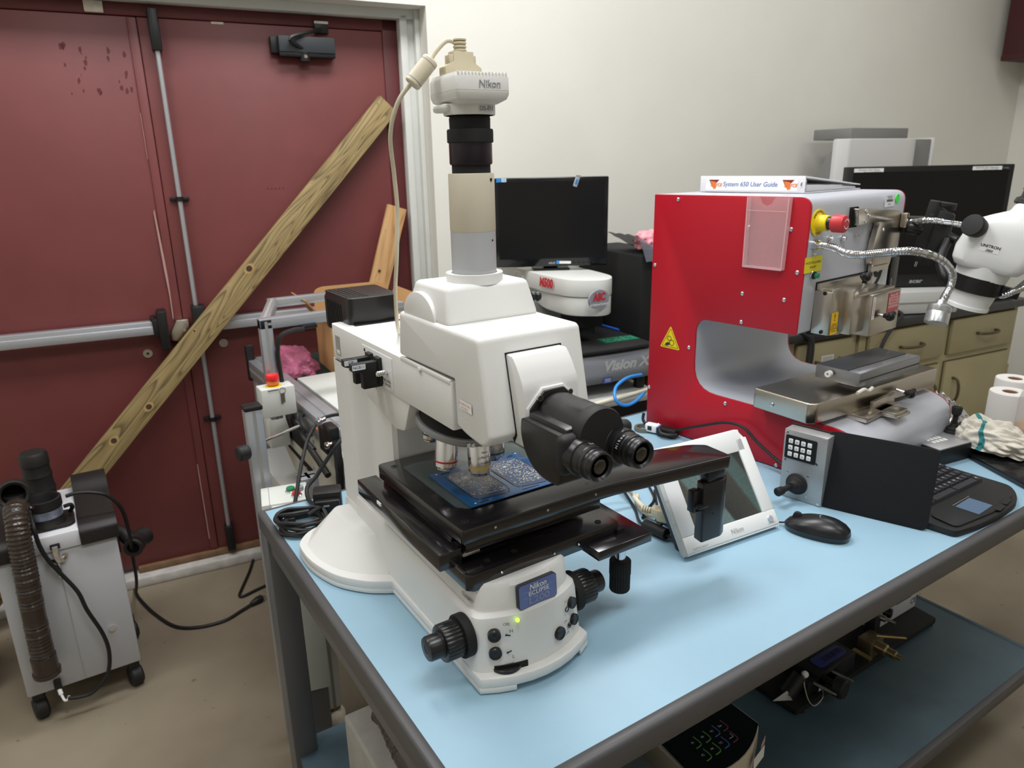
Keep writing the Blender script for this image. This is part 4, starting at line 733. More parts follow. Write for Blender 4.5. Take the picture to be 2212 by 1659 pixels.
def make_rag():
    q=bmesh.new(); bmesh.ops.create_icosphere(q,subdivisions=6,radius=1); vs=[]; uv=[]
    for v in q.verts:
        c=v.co.copy(); l=c.x   # long axis
        f=abs(noise.noise((c.x*2.1+3,c.y*3.3,c.z*3.3)))*.55+abs(noise.noise((c.x*3.6,c.y*5+2,c.z*5)))*.22+noise.noise((c.x*9,c.y*9,c.z*9))*.025
        k=.78+f
        wd=.052*(1+.25*l if l<0 else 1+.25*l); hh=.050*(1-.45*l)
        p=V((c.x*.098*(.9+.25*f),c.y*wd*k*(1.0-.25*l*l),max(-.004,c.z*hh*k+.012)))
        v.co=p; vs.append((l,c.y))
    q.verts.ensure_lookup_table(); me=bpy.data.meshes.new('cloth_rag'); q.to_mesh(me); q.free(); u=me.uv_layers.new(name='UVMap')
    for lp in me.loops: l,cy=vs[lp.vertex_index]; u.data[lp.index].uv=((l+1)/2+.05*cy+.03*math.sin(cy*7),cy)
    me.materials.append(rag()); me.polygons.foreach_set('use_smooth',[True]*len(me.polygons)); o=bpy.data.objects.new('cloth_rag',me); COL.objects.link(o); return o
o=make_rag(); o.location=(1.553,.168,.885); o.rotation_euler=(0,R(6),R(-57)); tag(o,'crumpled off-white cloth rag with teal stripes beside the black keyboard','rag')
# ---------------------------------------------------------------- behind, on the right: lab counter and what stands on it (wall frame)
MW=Matrix.Rotation(R(WALLYAW),3,'Z')
def wl(x,y,z): return tuple(MW@V((x,y,z)))
CAB=mat('olive_beige_cabinet',(168,158,122),.5,bump=.15,bscale=200,var=.06,vscale=5); CTOP=mat('black_bench_top',(46,47,49),.4,var=.15,vscale=12); OLDH=mat('tarnished_handle',(92,82,62),.45,.5); GAPC=mat('cabinet_gap',(92,84,60),.7)
def cabinet(x0,label,drawers,doors,w):
    c=thing('base_cabinet',label,'cabinet',wl(x0,1.42,0),WALLYAW,'beige cabinets under the black counter')
    b=MB(); b.box(0,w,.0,.74,.08,.866,CAB,.003); b.box(.02,w-.02,.05,.7,0,.08,INK); b.obj('body',c)
    def handle(p,x,z,L,vert=False):
        q=MB(); pts=[(0,0),(.004,.022),(L*.25,.034),(L*.5,.037),(L*.75,.034),(L-.004,.022),(L,0)]
        q.tube([((x,-.018-a[1],z-L/2+a[0]) if vert else (x-L/2+a[0],-.018-a[1],z)) for a in pts],.0065,OLDH,seg=8,sub=4); q.obj('handle',p)
    for k,(a,e,z0,z1) in enumerate(drawers):
        b=MB(); b.box(a-.004,e+.004,-.002,.0,z0-.004,z1+.004,GAPC); b.box(a,e,-.018,.0,z0,z1,CAB,.003); d=b.obj('drawer',c); handle(d,(a+e)/2+.015,(z0+z1)/2,.135)
    for a,e,z0,z1,hx in doors:
        b=MB(); b.box(a-.006,e+.005,-.002,.0,z0-.004,z1+.005,GAPC); b.box(a,e,-.018,.0,z0,z1,CAB,.003); d=b.obj('door',c); handle(d,hx,(z0+z1)/2+.14,.115,True)
        if hx<(a+e)/2:
            for z in (z1-.1,z0+.1): b=MB(); b.cyl((e+.004,-.016,z-.03),(e+.004,-.016,z+.03),.006,CAB,seg=10); b.obj('hinge',d)
    return c
cabinet(2.36,'beige base cabinet at the right end of the black counter, two drawers over doors',[(.045,.535,.69,.852),(.585,1.055,.69,.852)],[(.045,.535,.10,.652,.48),(.585,1.055,.10,.652,.64)],1.09)
c=cabinet(1.60,'beige base cabinet seen in the gap under the red tester head',[(.03,.34,.69,.852),(.39,.70,.69,.852)],[(.03,.34,.10,.652,.29),(.39,.70,.10,.652,.44)],.74)
b=MB(); b.label((.56,-.018,.775),(1,0,0),(0,0,1),.07,.035,PAPER); b.label((.56,-.0185,.775),(1,0,0),(0,0,1),.058,.025,LGREY); b.obj('card_holder',c)
o=MB().box(0,1.87,0,.80,.868,.903,CTOP,.004).obj('countertop'); o.location=wl(1.60,1.385,0); o.rotation_euler.z=R(WALLYAW); tag(o,'black countertop along the back wall above the beige cabinets','countertop')
# big black monitor on a grey desktop case
def monitor(t,w,h,bz,bb,dep,scr,logo,lw=.10,lm=None):
    b=MB(); b.box(-w/2,w/2,0,dep,0,h,GLB if scr=='g' else BLACK,.004); b.box(-w/2+.05,w/2-.05,dep,dep+.025,.05,h-.05,BLACK,.01)
    if logo: b.text(logo,.026,(0,0,bb*.45),(1,0,0),(0,0,1),lm or SP,lift=.001,wide=1.25,bold=.0006,shear=.15)
    b.obj('bezel',t)
    b=MB(); b.box(-w/2+bz,w/2-bz,-.0012,.003,bb,h-bz,GLASSD); b.obj('screen',t)
mon=thing('computer_monitor','large black monitor with two white labels on its top edge, standing at the back right','monitor',(2.914,1.1385,1.0085),-32.6)
monitor(mon,.703,.512,.022,.055,.05,'b','acer')
for x,t1,t2,nm in ((-.265,'Windows: User: Royce','Password: ROYCE','l'),(.235,'ROYCE: User: Operator','Password: 1234','r')):
    b=MB(); b.label((x,0,.494),(1,0,0),(0,0,1),.125,.023,PAPER,lift=.0006); b.text(t1,.0095,(x,0,.499),(1,0,0),(0,0,1),INK,lift=.001); b.text(t2,.0095,(x+.015,0,.4895),(1,0,0),(0,0,1),INK,lift=.001); b.obj('paper_label',mon)
b=MB(); b.text('V196L',.010,(.315,0,.497),(1,0,0),(0,0,1),SP,lift=.001); b.box(-.04,.04,.075,.10,-.0,.35,BLACK,.004); b.box(-.12,.12,.03,.17,-.004,.004,BLACK,.003); b.obj('stand',mon)
dc=thing('desktop_computer','flat light grey desktop computer case under the large black monitor','computer',(2.84,1.165,.904),-27)
b=MB(); b.box(-.30,.22,-.09,.28,.004,.099,LGREY,.004); b.box(-.295,.215,-.0925,-.088,.05,.055,SEAM); b.box(-.28,.20,-.07,.26,0,.005,BLACK); b.obj('case',dc)
b=MB(); b.box(.10,.20,-.0935,-.089,.02,.04,SEAM,.001); b.cyl((.18,-.089,.075),(.18,-.094,.075),.006,SEAM,seg=12); b.obj('front_panel',dc)
# tall white instrument
ti=thing('instrument','tall white instrument with slanted grey side behind the large black monitor','machine',wl(2.64,1.88,.904),WALLYAW)
GRYP=mat('grey_panel',(128,127,124),.5); WPN=mat('pale_instrument',(206,204,202),.5)
b=MB(); b.prism(rpoly([(0,0),(0,.03),(.52,.03),(.52,-.02),(.46,-.035),(.04,-.035)],[.0,.0,.0,.03,.03,.0]),'z',0,.738,WPN,.008); b.obj('body',ti)
b=MB(); b.prism([(.03,.0),(.03,.69),(.26,.40),(.26,.0)],'x',.002,.518,GRYP,.004); b.obj('slanted_side',ti)
b=MB(); b.box(.52,.655,.0,.26,0,.735,GRYP,.006); b.box(.655,.672,-.01,.26,0,.742,WPN,.004); b.obj('side_panel',ti)
b=MB(); b.box(.105,.50,.02,.24,.738,.787,GRYP,.004); b.obj('top_cover',ti)
# keyboard and dark case at the far right of the counter
k3=thing('counter_keyboard','black keyboard on the black counter at the right frame edge','keyboard',wl(2.99,1.45,.904),WALLYAW-4)
b=MB(); b.box(0,.42,0,.15,.0,.018,KBB,.004); b.obj('body',k3)
for i in range(20):
    for j in range(4): b=MB(); b.box(.012+i*.02,.029+i*.02,.016+j*.03,.038+j*.03,.018,.026,BLACK,.002); b.obj('key',k3)
NAVY=mat('navy_plastic',(30,36,58),.45)
nv=thing('equipment_case','dark navy equipment case at the far right of the counter','case',wl(3.10,1.66,.904),WALLYAW)
b=MB(); b.box(0,.30,0,.28,0,.17,NAVY,.02,3); b.obj('body',nv); b=MB(); b.tube([(.05,-.002,.12),(.07,-.03,.13),(.23,-.03,.13),(.25,-.002,.12)],.008,BLACK,seg=8); b.obj('handle',nv)
bm_=thing('side_monitor','black monitor edge showing behind the stereo microscope eye tube at the right','monitor',wl(3.30,1.95,.904),WALLYAW-8)
b=MB(); b.box(0,.15,0,.06,.12,.56,BLACK,.004); b.obj('bezel',bm_); b=MB(); b.box(.03,.12,.02,.05,.01,.13,BLACK); b.box(0,.15,-.05,.14,0,.012,BLACK,.003); b.obj('stand',bm_)
o=tag(MB().tube([(1.98,1.40,.91),(2.0,1.385,.90),(2.02,1.37,.86),(2.0,1.36,.70),(1.97,1.36,.4),(1.95,1.38,.05),(1.9,1.40,.012)],.014,RUB,seg=10).obj('power_lead'),'thick black lead dropping over the counter front behind the red tester','cable'); o.rotation_euler.z=R(WALLYAW)
o=tag(MB().tube([(2.62,1.50,.925),(2.58,1.40,.915),(2.50,1.375,.88),(2.42,1.36,.80),(2.37,1.36,.6),(2.36,1.37,.2),(2.40,1.35,.012)],.008,RUB,seg=8).obj('monitor_lead'),'thin black lead hanging diagonally in front of the beige drawers','cable'); o.rotation_euler.z=R(WALLYAW)
# rolls on a side cart, bottle, foil
RW=mat('paper_roll',(226,224,220),.85,bump=.3,bscale=400); CARD=mat('card_core',(150,112,84),.8)
for i,(x,y,z,l) in enumerate(((2.095,.375,.872,'front white paper roll with brown card core beyond the blue bench end'),(2.255,.43,.872,'rear white paper roll half hidden behind the other roll'))):
    t=thing('paper_roll',l,'paper roll',(x,y,.62),0,'paper rolls beyond the bench end'); h=z-.62
    b=MB(); b.tor([(.021,0),(.052,0),(.0535,.004),(.0535,h-.004),(.052,h),(.021,h)],(0,0,0),(0,0,1),RW,48); b.obj('paper',t)
    b=MB(); b.tor([(.0185,.002),(.0212,.002),(.0212,h-.002),(.0185,h-.002)],(0,0,0),(0,0,1),CARD,32); b.obj('core',t)
bo=thing('squeeze_bottle','milky plastic bottle with amber liquid at the right end of the bench','bottle',(1.678,.144,.8605),0)
PLA=mat('milky_plastic',(228,226,224),.35,alpha=.42); AMB=mat('amber_liquid',(222,160,72),.3,trans=.3)
b=MB(); b.lathe([(0,.001),(.040,.001),(.0445,.006),(.0445,.125),(.040,.145),(.026,.158),(.014,.164),(.014,.17)],(0,0,0),(0,0,1),PLA,40); b.obj('body',bo)
b=MB(); b.lathe([(0,.002),(.0385,.002),(.043,.007),(.043,.058),(0,.058)],(0,0,0),(0,0,1),AMB,40); b.obj('liquid',bo)
b=MB(); b.lathe([(.017,.164),(.017,.186),(.008,.19),(.004,.225),(0,.225)],(0,0,0),(0,0,1),mat('white_cap',(230,230,228),.4),24); b.obj('cap',bo)
def foil():
    m=mat('crinkled_foil',(215,217,222),.14,1); vs=[];fs=[]; n=26; rs=random.Random(5)
    for i in range(n):
        for j in range(n): vs.append((i/(n-1)*.17-.085,j/(n-1)*.17-.08,.002+(.07+.030*rs.random())*math.sin(math.pi*i/(n-1))**.6*math.sin(math.pi*j/(n-1))**.4))
    for i in range(n-1):
        for j in range(n-1): fs.append((i*n+j,(i+1)*n+j,(i+1)*n+j+1,i*n+j+1))
    b=MB(); b.add(vs,fs,m); return b.obj('foil_sheet',None,smooth=False)
f=foil(); f.location=tuple(V((1.031,.834,.86))+Matrix.Rotation(R(-83.99),3,'Z')@V((.52,.555,.0))); f.rotation_euler.z=R(-84); tag(f,'crumpled silver foil lying beside the base of the red tester','foil')
# ---------------------------------------------------------------- behind the microscope: inspection machine, small monitor, computer tower (wall frame)
bt=thing('back_bench','pale topped low bench behind the workbench under the stencil inspection machine','bench',wl(.90,1.46,0),WALLYAW)
b=MB(); b.box(0,.455,0,.72,.72,.752,LGREY,.003); b.obj('top',bt); b=MB(); b.box(0,.455,.006,.03,.66,.72,BLACK); b.obj('apron',bt)
for x in (0.0,.415):
    for y in (.02,.66): b=MB(); b.box(x,x+.04,y,y+.04,0,.72,LEGM,.003); b.obj('leg',bt)
sp=thing('inspection_machine','white arm machine with red lettering and grey base standing behind the microscope','machine',wl(1.13,1.50,.752),WALLYAW)
Q=lambda x,y,z:(x-1.13,y-1.50,z-.752)
M5=MB((-1.13,-1.5,-.752)); M5W=mat('m500_white',(216,217,212),.45,bump=.15,bscale=600)
arm=rpoly([(1.03,1.97),(1.03,1.74),(1.05,1.58),(1.165,1.515),(1.235,1.585),(1.245,1.70),(1.25,1.97)],[.01,.05,.06,.07,.06,.05,.01],6)
M5.prism(arm,'z',1.106,1.168,M5W,.004); 
low=rpoly([(1.10,1.97),(1.055,1.80),(1.045,1.74),(1.052,1.585),(1.165,1.517),(1.233,1.587),(1.243,1.70),(1.24,1.97)],[.01,.03,.02,.06,.07,.06,.05,.01],6)
M5.prism(low,'z',1.038,1.104,M5W,.004); M5.box(1.02,1.26,1.9,1.98,.80,1.16,M5W,.01)
RDP=mat('red_lettering',(200,44,52),.45); d=V((.0,-1,0)); 
M5.text('M500',.044,(1.030,1.715,1.142),(.10,-.99,0),(0,0,1),RDP,lift=.0045,bold=.0025,shear=.15,wide=.85)
M5.obj('arm',sp)
b=MB((-1.13,-1.5,-.752)); oc=V((1.131,1.5235,1.102)); xd=V((.99,.12,0)).normalized(); nn=xd.cross(V((0,0,1)))
b.loft([[oc+nn*(-.004)+xd*.045*math.cos(t)+V((0,0,1))*.034*math.sin(t) for t in [k*math.pi/14 for k in range(28)]],[oc+nn*.004+xd*.045*math.cos(t)+V((0,0,1))*.034*math.sin(t) for t in [k*math.pi/14 for k in range(28)]]],mat('oval_badge_grey',(152,150,160),.4))
b.text('ASC',.036,oc+V((0,0,.008)),xd,(0,0,1),RDP,lift=.0055,bold=.002,wide=.8); b.text('INTERNATIONAL',.0105,oc-V((0,0,.018)),xd,(0,0,1),WPR,lift=.0055,bold=.0004); b.obj('oval_badge',sp)
b=MB((-1.13,-1.5,-.752)); b.box(1.09,1.20,1.60,1.72,.985,1.04,MATTE,.004); b.cyl((1.145,1.66,.955),(1.145,1.66,.99),.05,MATTE,seg=24); b.obj('lens_housing',sp)
BASEG=mat('machine_base_grey',(124,127,133),.5,bump=.2,bscale=300)
b=MB((-1.13,-1.5,-.752))
bp=[(1.500,.905),(1.49,.88),(1.478,.83),(1.482,.805),(1.53,.795),(2.10,.795),(2.10,.905)]
b.prism(rpoly(bp,[.01,.02,.015,.01,.01,.01,.01]),'x',1.00,1.352,BASEG,.004); b.text('Vision X',.056,(1.225,1.4815,.868),(1,0,0),(0,-.23,1),mat('base_lettering',(240,242,242),.5),lift=.006,bold=.0025,shear=.1)
b.label((1.145,1.481,.817),(1,0,0),(0,0,1),.036,.022,mat('blue_sticker',(60,92,176),.5),lift=.005)
for k in range(3): b.box(1.132,1.158,1.4745,1.4752,.811+k*.005,.8122+k*.005,WPR)
b.obj('base',sp)
b=MB((-1.13,-1.5,-.752)); b.prism(rpoly([(.98,1.497),(1.20,1.488),(1.352,1.495),(1.354,1.97),(1.0,1.97)],[.02,.1,.02,.02,.02]),'z',.912,.926,mat('black_table_plate',(38,37,37),.55),.003); b.box(1.0,1.34,1.52,1.96,.905,.913,BLACK)
for x,y in ((1.04,1.53),(1.32,1.53),(1.04,2.05),(1.32,2.05)): b.cyl((x,y,.753),(x,y,.797),.02,BLACK,seg=14)
b.obj('table_plate',sp)
gp=thing('green_circuit_board','green circuit board lying on the black plate of the inspection machine','circuit board',wl(1.27,1.60,.9262),WALLYAW-2)
GPC=mat('green_solder_mask',(28,124,92),.35); GTR=mat('green_board_parts',(120,170,150),.5)
b=MB(); b.box(-.075,.075,-.032,.032,0,.0018,GPC); b.obj('board',gp); b=MB(); rs=random.Random(2)
for k in range(110):
    x=-.068+rs.random()*.136; y=-.026+rs.random()*.05; b.box(x,x+.002+rs.random()*.006,y,y+.0015+rs.random()*.004,.0018,.0026,GTR if k%3 else GPC)
q=b.obj('components',gp); q['kind']='stuff'
# little black tray and clear bag beside the arm
at=thing('black_tray','black open tray beside the white inspection arm behind the microscope head','tray',wl(1.00,1.72,.9262),WALLYAW-15)
b=MB(); b.loft([[(-.07,-.10,0),(.07,-.10,0),(.07,.12,0),(-.07,.12,0)],[(-.08,-.115,.05),(.08,-.115,.05),(.08,.135,.05),(-.08,.135,.05)]],BLACK,cap=(1,0)); b.loft([[(-.068,-.098,.003),(.068,-.098,.003),(.068,.118,.003),(-.068,.118,.003)],[(-.078,-.112,.05),(.078,-.112,.05),(.078,.132,.05),(-.078,.132,.05)]],BLACK,cap=(1,0)); b.obj('body',at)
b=MB(); b.tor([(0,0),(.004,0),(.004,.004),(0,.004)],(0,0,0),(0,0,1),BLACK,8); b.tube([(-.08,-.115,.05),(.08,-.115,.05),(.08,.135,.05),(-.08,.135,.05),(-.08,-.115,.05)],.004,BLACK,seg=8,smooth=False); b.obj('rim',at)
b=MB(); rs=random.Random(11); vs=[];fs=[]; n=18
for i in range(n):
    for j in range(n): u_=i/(n-1)*2-1; v_=j/(n-1)*2-1; vs.append((u_*.09,v_*.075,max(.003,.055*(1-u_*u_)*(1-v_*v_)+.012*rs.random())))
for i in range(n-1):
    for j in range(n-1): fs.append((i*n+j,(i+1)*n+j,(i+1)*n+j+1,i*n+j+1))
b.add(vs,fs,mat('clear_film',(215,216,220),.12,alpha=.45,spec=.9)); o=b.obj('plastic_bag'); o.location=wl(.985,1.86,.99); o.rotation_euler.z=R(WALLYAW); 
tag(o,'crinkled clear plastic bag heaped on the black tray behind the microscope head','plastic bag')
b=MB(); b.lathe([(.0,0),(.004,0),(.004,.014)]+[(.0075 if i%2 else .0058,.016+.0036*i) for i in range(9)]+[(0,.048)],(0,0,0),(1,0,0),BLK2,18); 
o=b.obj('knurled_lever'); o.parent=scope; o.location=(.075,.33-.35,1.376-.86); o.rotation_euler=(0,R(8),R(-10))
# small monitor
m2=thing('small_monitor','small black monitor with blue sticker and clip on top behind the microscope','monitor',wl(1.108,1.817,1.185),-30)
monitor(m2,.424,.326,.014,.03,.045,'g','',)
b=MB(); b.text('ASUS',.011,(.0,0,.0125),(1,0,0),(0,0,1),SP,lift=.001,bold=.0003); b.box(-.028,.028,.045,.075,-.010,.2,BLACK,.004); b.obj('stand_neck',m2)
b=MB(); b.box(-.07,.07,.01,.11,-.0165,-.009,BLACK,.002); b.obj('stand_base',m2)
b=MB(); b.label((-.195,0,.318),(1,0,0),(0,0,1),.017,.014,mat('blue_film',(40,140,220),.4),lift=.0006); b.label((-.176,0,.318),(1,0,0),(0,0,1),.018,.014,mat('pale_blue_film',(196,222,236),.4),lift=.0006); b.text('CE',.009,(-.176,0,.318),(1,0,0),(0,0,1),mat('blue_print'  ,(66,104,176)),lift=.001); b.obj('sticker',m2)
b=MB(); b.label((.045,0,.0145),(1,0,-.03),(.03,0,1),.055,.010,PAPER,lift=.0008); b.cyl((.023,0,.0155),(.023,-.0012,.0155),.0065,mat('blue_film',(40,140,220)),seg=16); b.obj('lower_sticker',m2)
for k in range(5): b=MB(); b.cyl((.085+k*.018,0,.012),(.085+k*.018,-.002,.012),.0035,BLK2,seg=10); b.obj('menu_button',m2)
cl=thing('badge_clip','clear plastic badge clip hooked over the top edge of the small monitor','clip',wl(1.186,1.775,1.49),-30)
b=MB(); b.X=Matrix.Rotation(R(18),4,'Y'); b.box(-.008,.008,-.008,-.003,-.014,.026,mat('clear_clip',(200,214,226),.2,alpha=.6),.002); b.box(-.004,.004,-.0095,-.007,-.006,.014,mat('blue_clip',(70,120,180),.4),.001); b.cyl((-.008,-.006,.022),(.010,-.006,.026),.004,CHROME,seg=10); b.obj('clip',cl)
wb=thing('white_carton','plain white carton standing behind the small monitor','box',wl(1.0,2.0,.752),WALLYAW)
b=MB(); b.box(-.02,.34,.0,.17,0,.425,mat('white_card',(206,204,192),.7),.003); b.box(-.02,.34,-.001,.0,.2,.203,SEAM); b.obj('carton',wb)
# computer tower with bag and bubble wrap
tw=thing('computer_tower','black computer tower with slotted side between the small monitor and the red tester','computer',wl(1.50,1.60,.005),WALLYAW)
tsh=Q
b=MB(); b.box(-.135,.075,.0,.46,.755,1.222,MATTE,.006); b.box(-.13,.07,.02,.44,.0,.755,mat('tower_stand_black',(16,16,16),.7)); b.obj('case',tw)
b=MB()
for k in range(26): b.box(-.055,.073,-.006,.001,.79+k*.0155,.7975+k*.0155,BLACK,.001)
b.obj('front_grille',tw)
BAG=mat('static_shield_bag',(120,124,136),.18,.5,alpha=.85)
b=MB(); vs=[];fs=[]; n=14; rs=random.Random(9)
for i in range(n):
    for j in range(n):
        x=-.14+.235*i/(n-1); y=-.035+.26*j/(n-1); z=1.232+.06*max(0,1-i/6)*(1 if j>2 else j/3)-.030*(j==0)-.012*(j==1)+.006*rs.random(); vs.append((x,y,z))
for i in range(n-1):
    for j in range(n-1): fs.append((i*n+j,(i+1)*n+j,(i+1)*n+j+1,i*n+j+1))
b.add(vs,fs,BAG); o=b.obj('static_bag'); o.location=wl(1.50,1.60,.005); o.rotation_euler.z=R(WALLYAW); tag(o,'grey shiny static shield bag draped over the black computer tower','bag')
PNK=mat('pink_bubble_wrap',(244,160,172),.35,bump=.9,bscale=160)
b=MB(); q=bmesh.new(); bmesh.ops.create_icosphere(q,subdivisions=4,radius=1)
for v in q.verts:
    c=v.co; k=1+.35*noise.noise((c.x*2.2,c.y*2.2,c.z*2.2+4))+.12*noise.noise((c.x*9,c.y*9,c.z*9)); v.co=V((c.x*.062*k,c.y*.06*k,max(-.028,c.z*.040*k)))
b.bm(q,PNK); o=b.obj('bubble_wrap'); o.location=wl(1.475,1.70,1.268); o.rotation_euler.z=R(WALLYAW); tag(o,'crumpled pink bubble wrap on the shield bag above the computer tower','bubble wrap')
pn=thing('blue_pen','blue pen on the black plate beside the computer tower','pen',wl(1.335,1.80,.931),WALLYAW)
b=MB(); b.cyl((-.0,.05,0),(.01,-.07,0),.005,mat('blue_pen',(40,92,190),.35),seg=12,bev=.001); b.obj('barrel',pn); b=MB(); b.cyl((.01,-.07,0),(.012,-.09,0),.0055,mat('blue_pen',(40,92,190)),seg=12); b.obj('cap',pn)
wc=thing('wood_block','short pale wooden stick standing behind the white inspection arm','stick',wl(1.325,1.90,.9262),WALLYAW)
b=MB(); b.box(-.0,.02,0,.02,0,.10,mat('pale_wood',(200,172,130),.7),.001); b.obj('stick',wc)
# cables seen between the two machines
o=tag(MB().tube([(1.16,.99,.944),(1.10,.985,.946),(1.04,.965,.935),(1.013,.94,.915),(1.022,.93,.895),(1.06,.935,.882),(1.11,.95,.884),(1.18,.99,.89)],.0048,mat('blue_cable',(48,140,220),.4),seg=10).obj('network_cable'),'bright blue network cable looping out from behind the red tester','cable')
o=tag(MB().tube([(.90,1.02,.872),(.96,1.0,.88),(1.02,.985,.888),(1.08,.975,.893),(1.18,.985,.893)],.007,CBL,seg=10).obj('cream_cable'),'thick cream cable running along the back edge of the blue bench','cable')
# ---------------------------------------------------------------- left side: planks, fume extractor, conveyor machine, cords
def wood(name,c1,c2,c3,sc=1.0,ring=26):
    m=mat(name,c1,.65,bump=.25,bscale=120); n,L,p=nodes(m); tc=n.new('ShaderNodeTexCoord'); mp=n.new('ShaderNodeMapping'); mp.inputs['Scale'].default_value=(.55*sc,7*sc,7*sc); L.new(tc.outputs['Object'],mp.inputs[0])
    nz=n.new('ShaderNodeTexNoise'); nz.inputs['Scale'].default_value=1.7; nz.inputs['Detail'].default_value=2.5; nz.inputs['Distortion'].default_value=.6; L.new(mp.outputs[0],nz.inputs['Vector'])
    mu=n.new('ShaderNodeMath'); mu.operation='MULTIPLY'; mu.inputs[1].default_value=ring; L.new(nz.outputs['Fac'],mu.inputs[0]); fr=n.new('ShaderNodeMath'); fr.operation='FRACT'; L.new(mu.outputs[0],fr.inputs[0])
    r=n.new('ShaderNodeValToRGB'); E=r.color_ramp.elements; E[0].position=0; E[0].color=srgb(*c1); E[1].position=1; E[1].color=srgb(*c3); e=E.new(.55); e.color=srgb(*c2); e=E.new(.82); e.color=srgb(*c3); e=E.new(.97); e.color=srgb(*c1); L.new(fr.outputs[0],r.inputs[0])
    fz=n.new('ShaderNodeTexNoise'); fz.inputs['Scale'].default_value=60; mp2=n.new('ShaderNodeMapping'); mp2.inputs['Scale'].default_value=(.06,1,1); L.new(tc.outputs['Object'],mp2.inputs[0]); L.new(mp2.outputs[0],fz.inputs['Vector'])
    x=n.new('ShaderNodeMix'); x.data_type='RGBA'; x.blend_type='OVERLAY'; x.inputs[0].default_value=.3; L.new(r.outputs[0],x.inputs[6]); L.new(fz.outputs['Fac'],x.inputs[7]); L.new(x.outputs[2],p.inputs['Base Color']); return m
TREAT=wood('treated_pine',(158,138,94),(142,122,80),(98,82,54),1.0,17); PINE=wood('clear_pine',(190,150,102),(182,140,92),(160,116,72),1.0,9)
KNOT=mat('wood_knot',(66,48,34),.7); KNR=mat('knot_ring',(178,146,92),.7)
def plank(name,p0,p1,w,t,m,label,up,knots=(),cat='plank'):
    p0=V(wl(*p0)); p1=V(wl(*p1)); d=(p1-p0); L=d.length; X=d.normalized(); N=V(MW@V(up)).normalized(); Y=N.cross(X).normalized(); N=X.cross(Y)
    b=MB(); b.box(0,L,-w/2,w/2,-t,0,m,.003); 
    for x,y,r_ in knots:
        b.poly([(x+r_*2.0*math.cos(a),y+r_*1.35*math.sin(a),.0004) for a in [k*math.pi/8 for k in range(16)]],KNR); b.poly([(x+r_*1.05*math.cos(a),y+r_*math.sin(a),.0008) for a in [k*math.pi/8 for k in range(16)]],KNOT)
    o=b.obj(name); M=Matrix((X,Y,N)).transposed().to_4x4(); M.translation=p0; o.matrix_world=M; return tag(o,label,cat)
plank('timber_plank',(-1.045,2.165,.03),(.648,2.272,1.79),.087,.036,TREAT,'long greenish treated timber plank leaning diagonally across the dark red doors',(0,-1,.06),[(1.005,-.012,.010),(.84,.008,.010),(1.32,.030,.004),(1.62,.018,.011)])
plank('timber_plank',(.185,2.185,.02),(.657,2.275,1.405),.080,.019,PINE,'short pale pine board leaning upright near the right door edge',(0,-1,.2),[(1.20,.012,.006)])
# fume extractor
FG=mat('extractor_grey',(176,177,180),.5,bump=.15,bscale=500); FW=mat('extractor_lid_white',(206,207,210),.45); FB=mat('extractor_black',(30,27,26),.5,bump=.2,bscale=300)
fe=thing('fume_extractor','grey wheeled fume extractor with brown corrugated hose by the left door','fume extractor',(-.408,1.69,0),0)
SF=(.408,-1.69,0); Fm=lambda:MB(SF)
b=Fm(); b.box(-.558,-.257,1.69,2.02,.092,.532,FG,.006); b.box(-.4105,-.4095,1.6885,1.69,.10,.525,SEAM); b.obj('body',fe)
b=Fm(); b.box(-.468,-.346,1.684,2.03,.532,.582,FW,.004); b.obj('lid',fe)
b=Fm()
for x0,x1 in ((-.346,-.249),(-.565,-.468)):
    b.prism(rpoly([(1.678,.532),(1.678,.574),(1.700,.590),(1.93,.594),(1.98,.622),(2.04,.622),(2.04,.532)],[.003,.008,.01,.02,.02,.008,.003]),'x',x0,x1,FB,.004)
b.obj('lid_handle',fe)
b=Fm(); b.box(-.422,-.398,1.676,1.684,.542,.556,VERYDK,.001); b.box(-.418,-.403,1.672,1.684,.50,.552,CHROME,.001); b.box(-.428,-.392,1.680,1.69,.495,.512,CHROME,.002); b.box(-.416,-.406,1.676,1.69,.452,.495,CHROME,.001)
for x,z in ((-.431,.508),(-.391,.512),(-.427,.502),(-.397,.506)): b.cyl((x,1.69,z),(x,1.682,z),.007,STEEL,seg=12)
b.obj('latch',fe)
b=Fm(); b.cyl((-.315,1.69,.236),(-.315,1.684,.236),.009,CHROME,seg=16); b.obj('lock',fe)
for x,y in ((-.535,1.725),(-.280,1.725),(-.535,1.99),(-.265,1.99)):
    q=Fm(); q.cyl((x,y,.05),(x,y,.094),.009,BLACK,seg=12); q.box(x-.016,x+.016,y-.02,y+.02,.055,.085,BLACK,.006); q.lathe([(.0,-.018),(.027,-.018),(.033,-.012),(.033,.012),(.027,.018),(0,.018)],(x,y-.008,.0335),(1,.25,0),RUB,24); q.obj('caster',fe)
b=Fm(); b.prism(rrect(.115,.115,.025,5,(-.408,1.775)),'z',.582,.592,FB,.003); b.lathe([(.05,.59),(.046,.60),(.043,.61),(.043,.64),(.046,.642),(.046,.668),(.040,.669),(.036,.655),(.034,.62),(0,.615)],(-.418,1.765,0),(0,0,1),FB,36); b.lathe([(.0435,.614),(.0435,.638)],(-.418,1.765,0),(0,0,1),mat('hazy_label',(120,126,142),.5,var=.5,vscale=60),36); b.tube([(-.372,1.765,.628),(-.355,1.765,.63),(-.352,1.775,.615),(-.36,1.79,.60)],.006,FB,seg=8); b.obj('inlet_collar',fe)
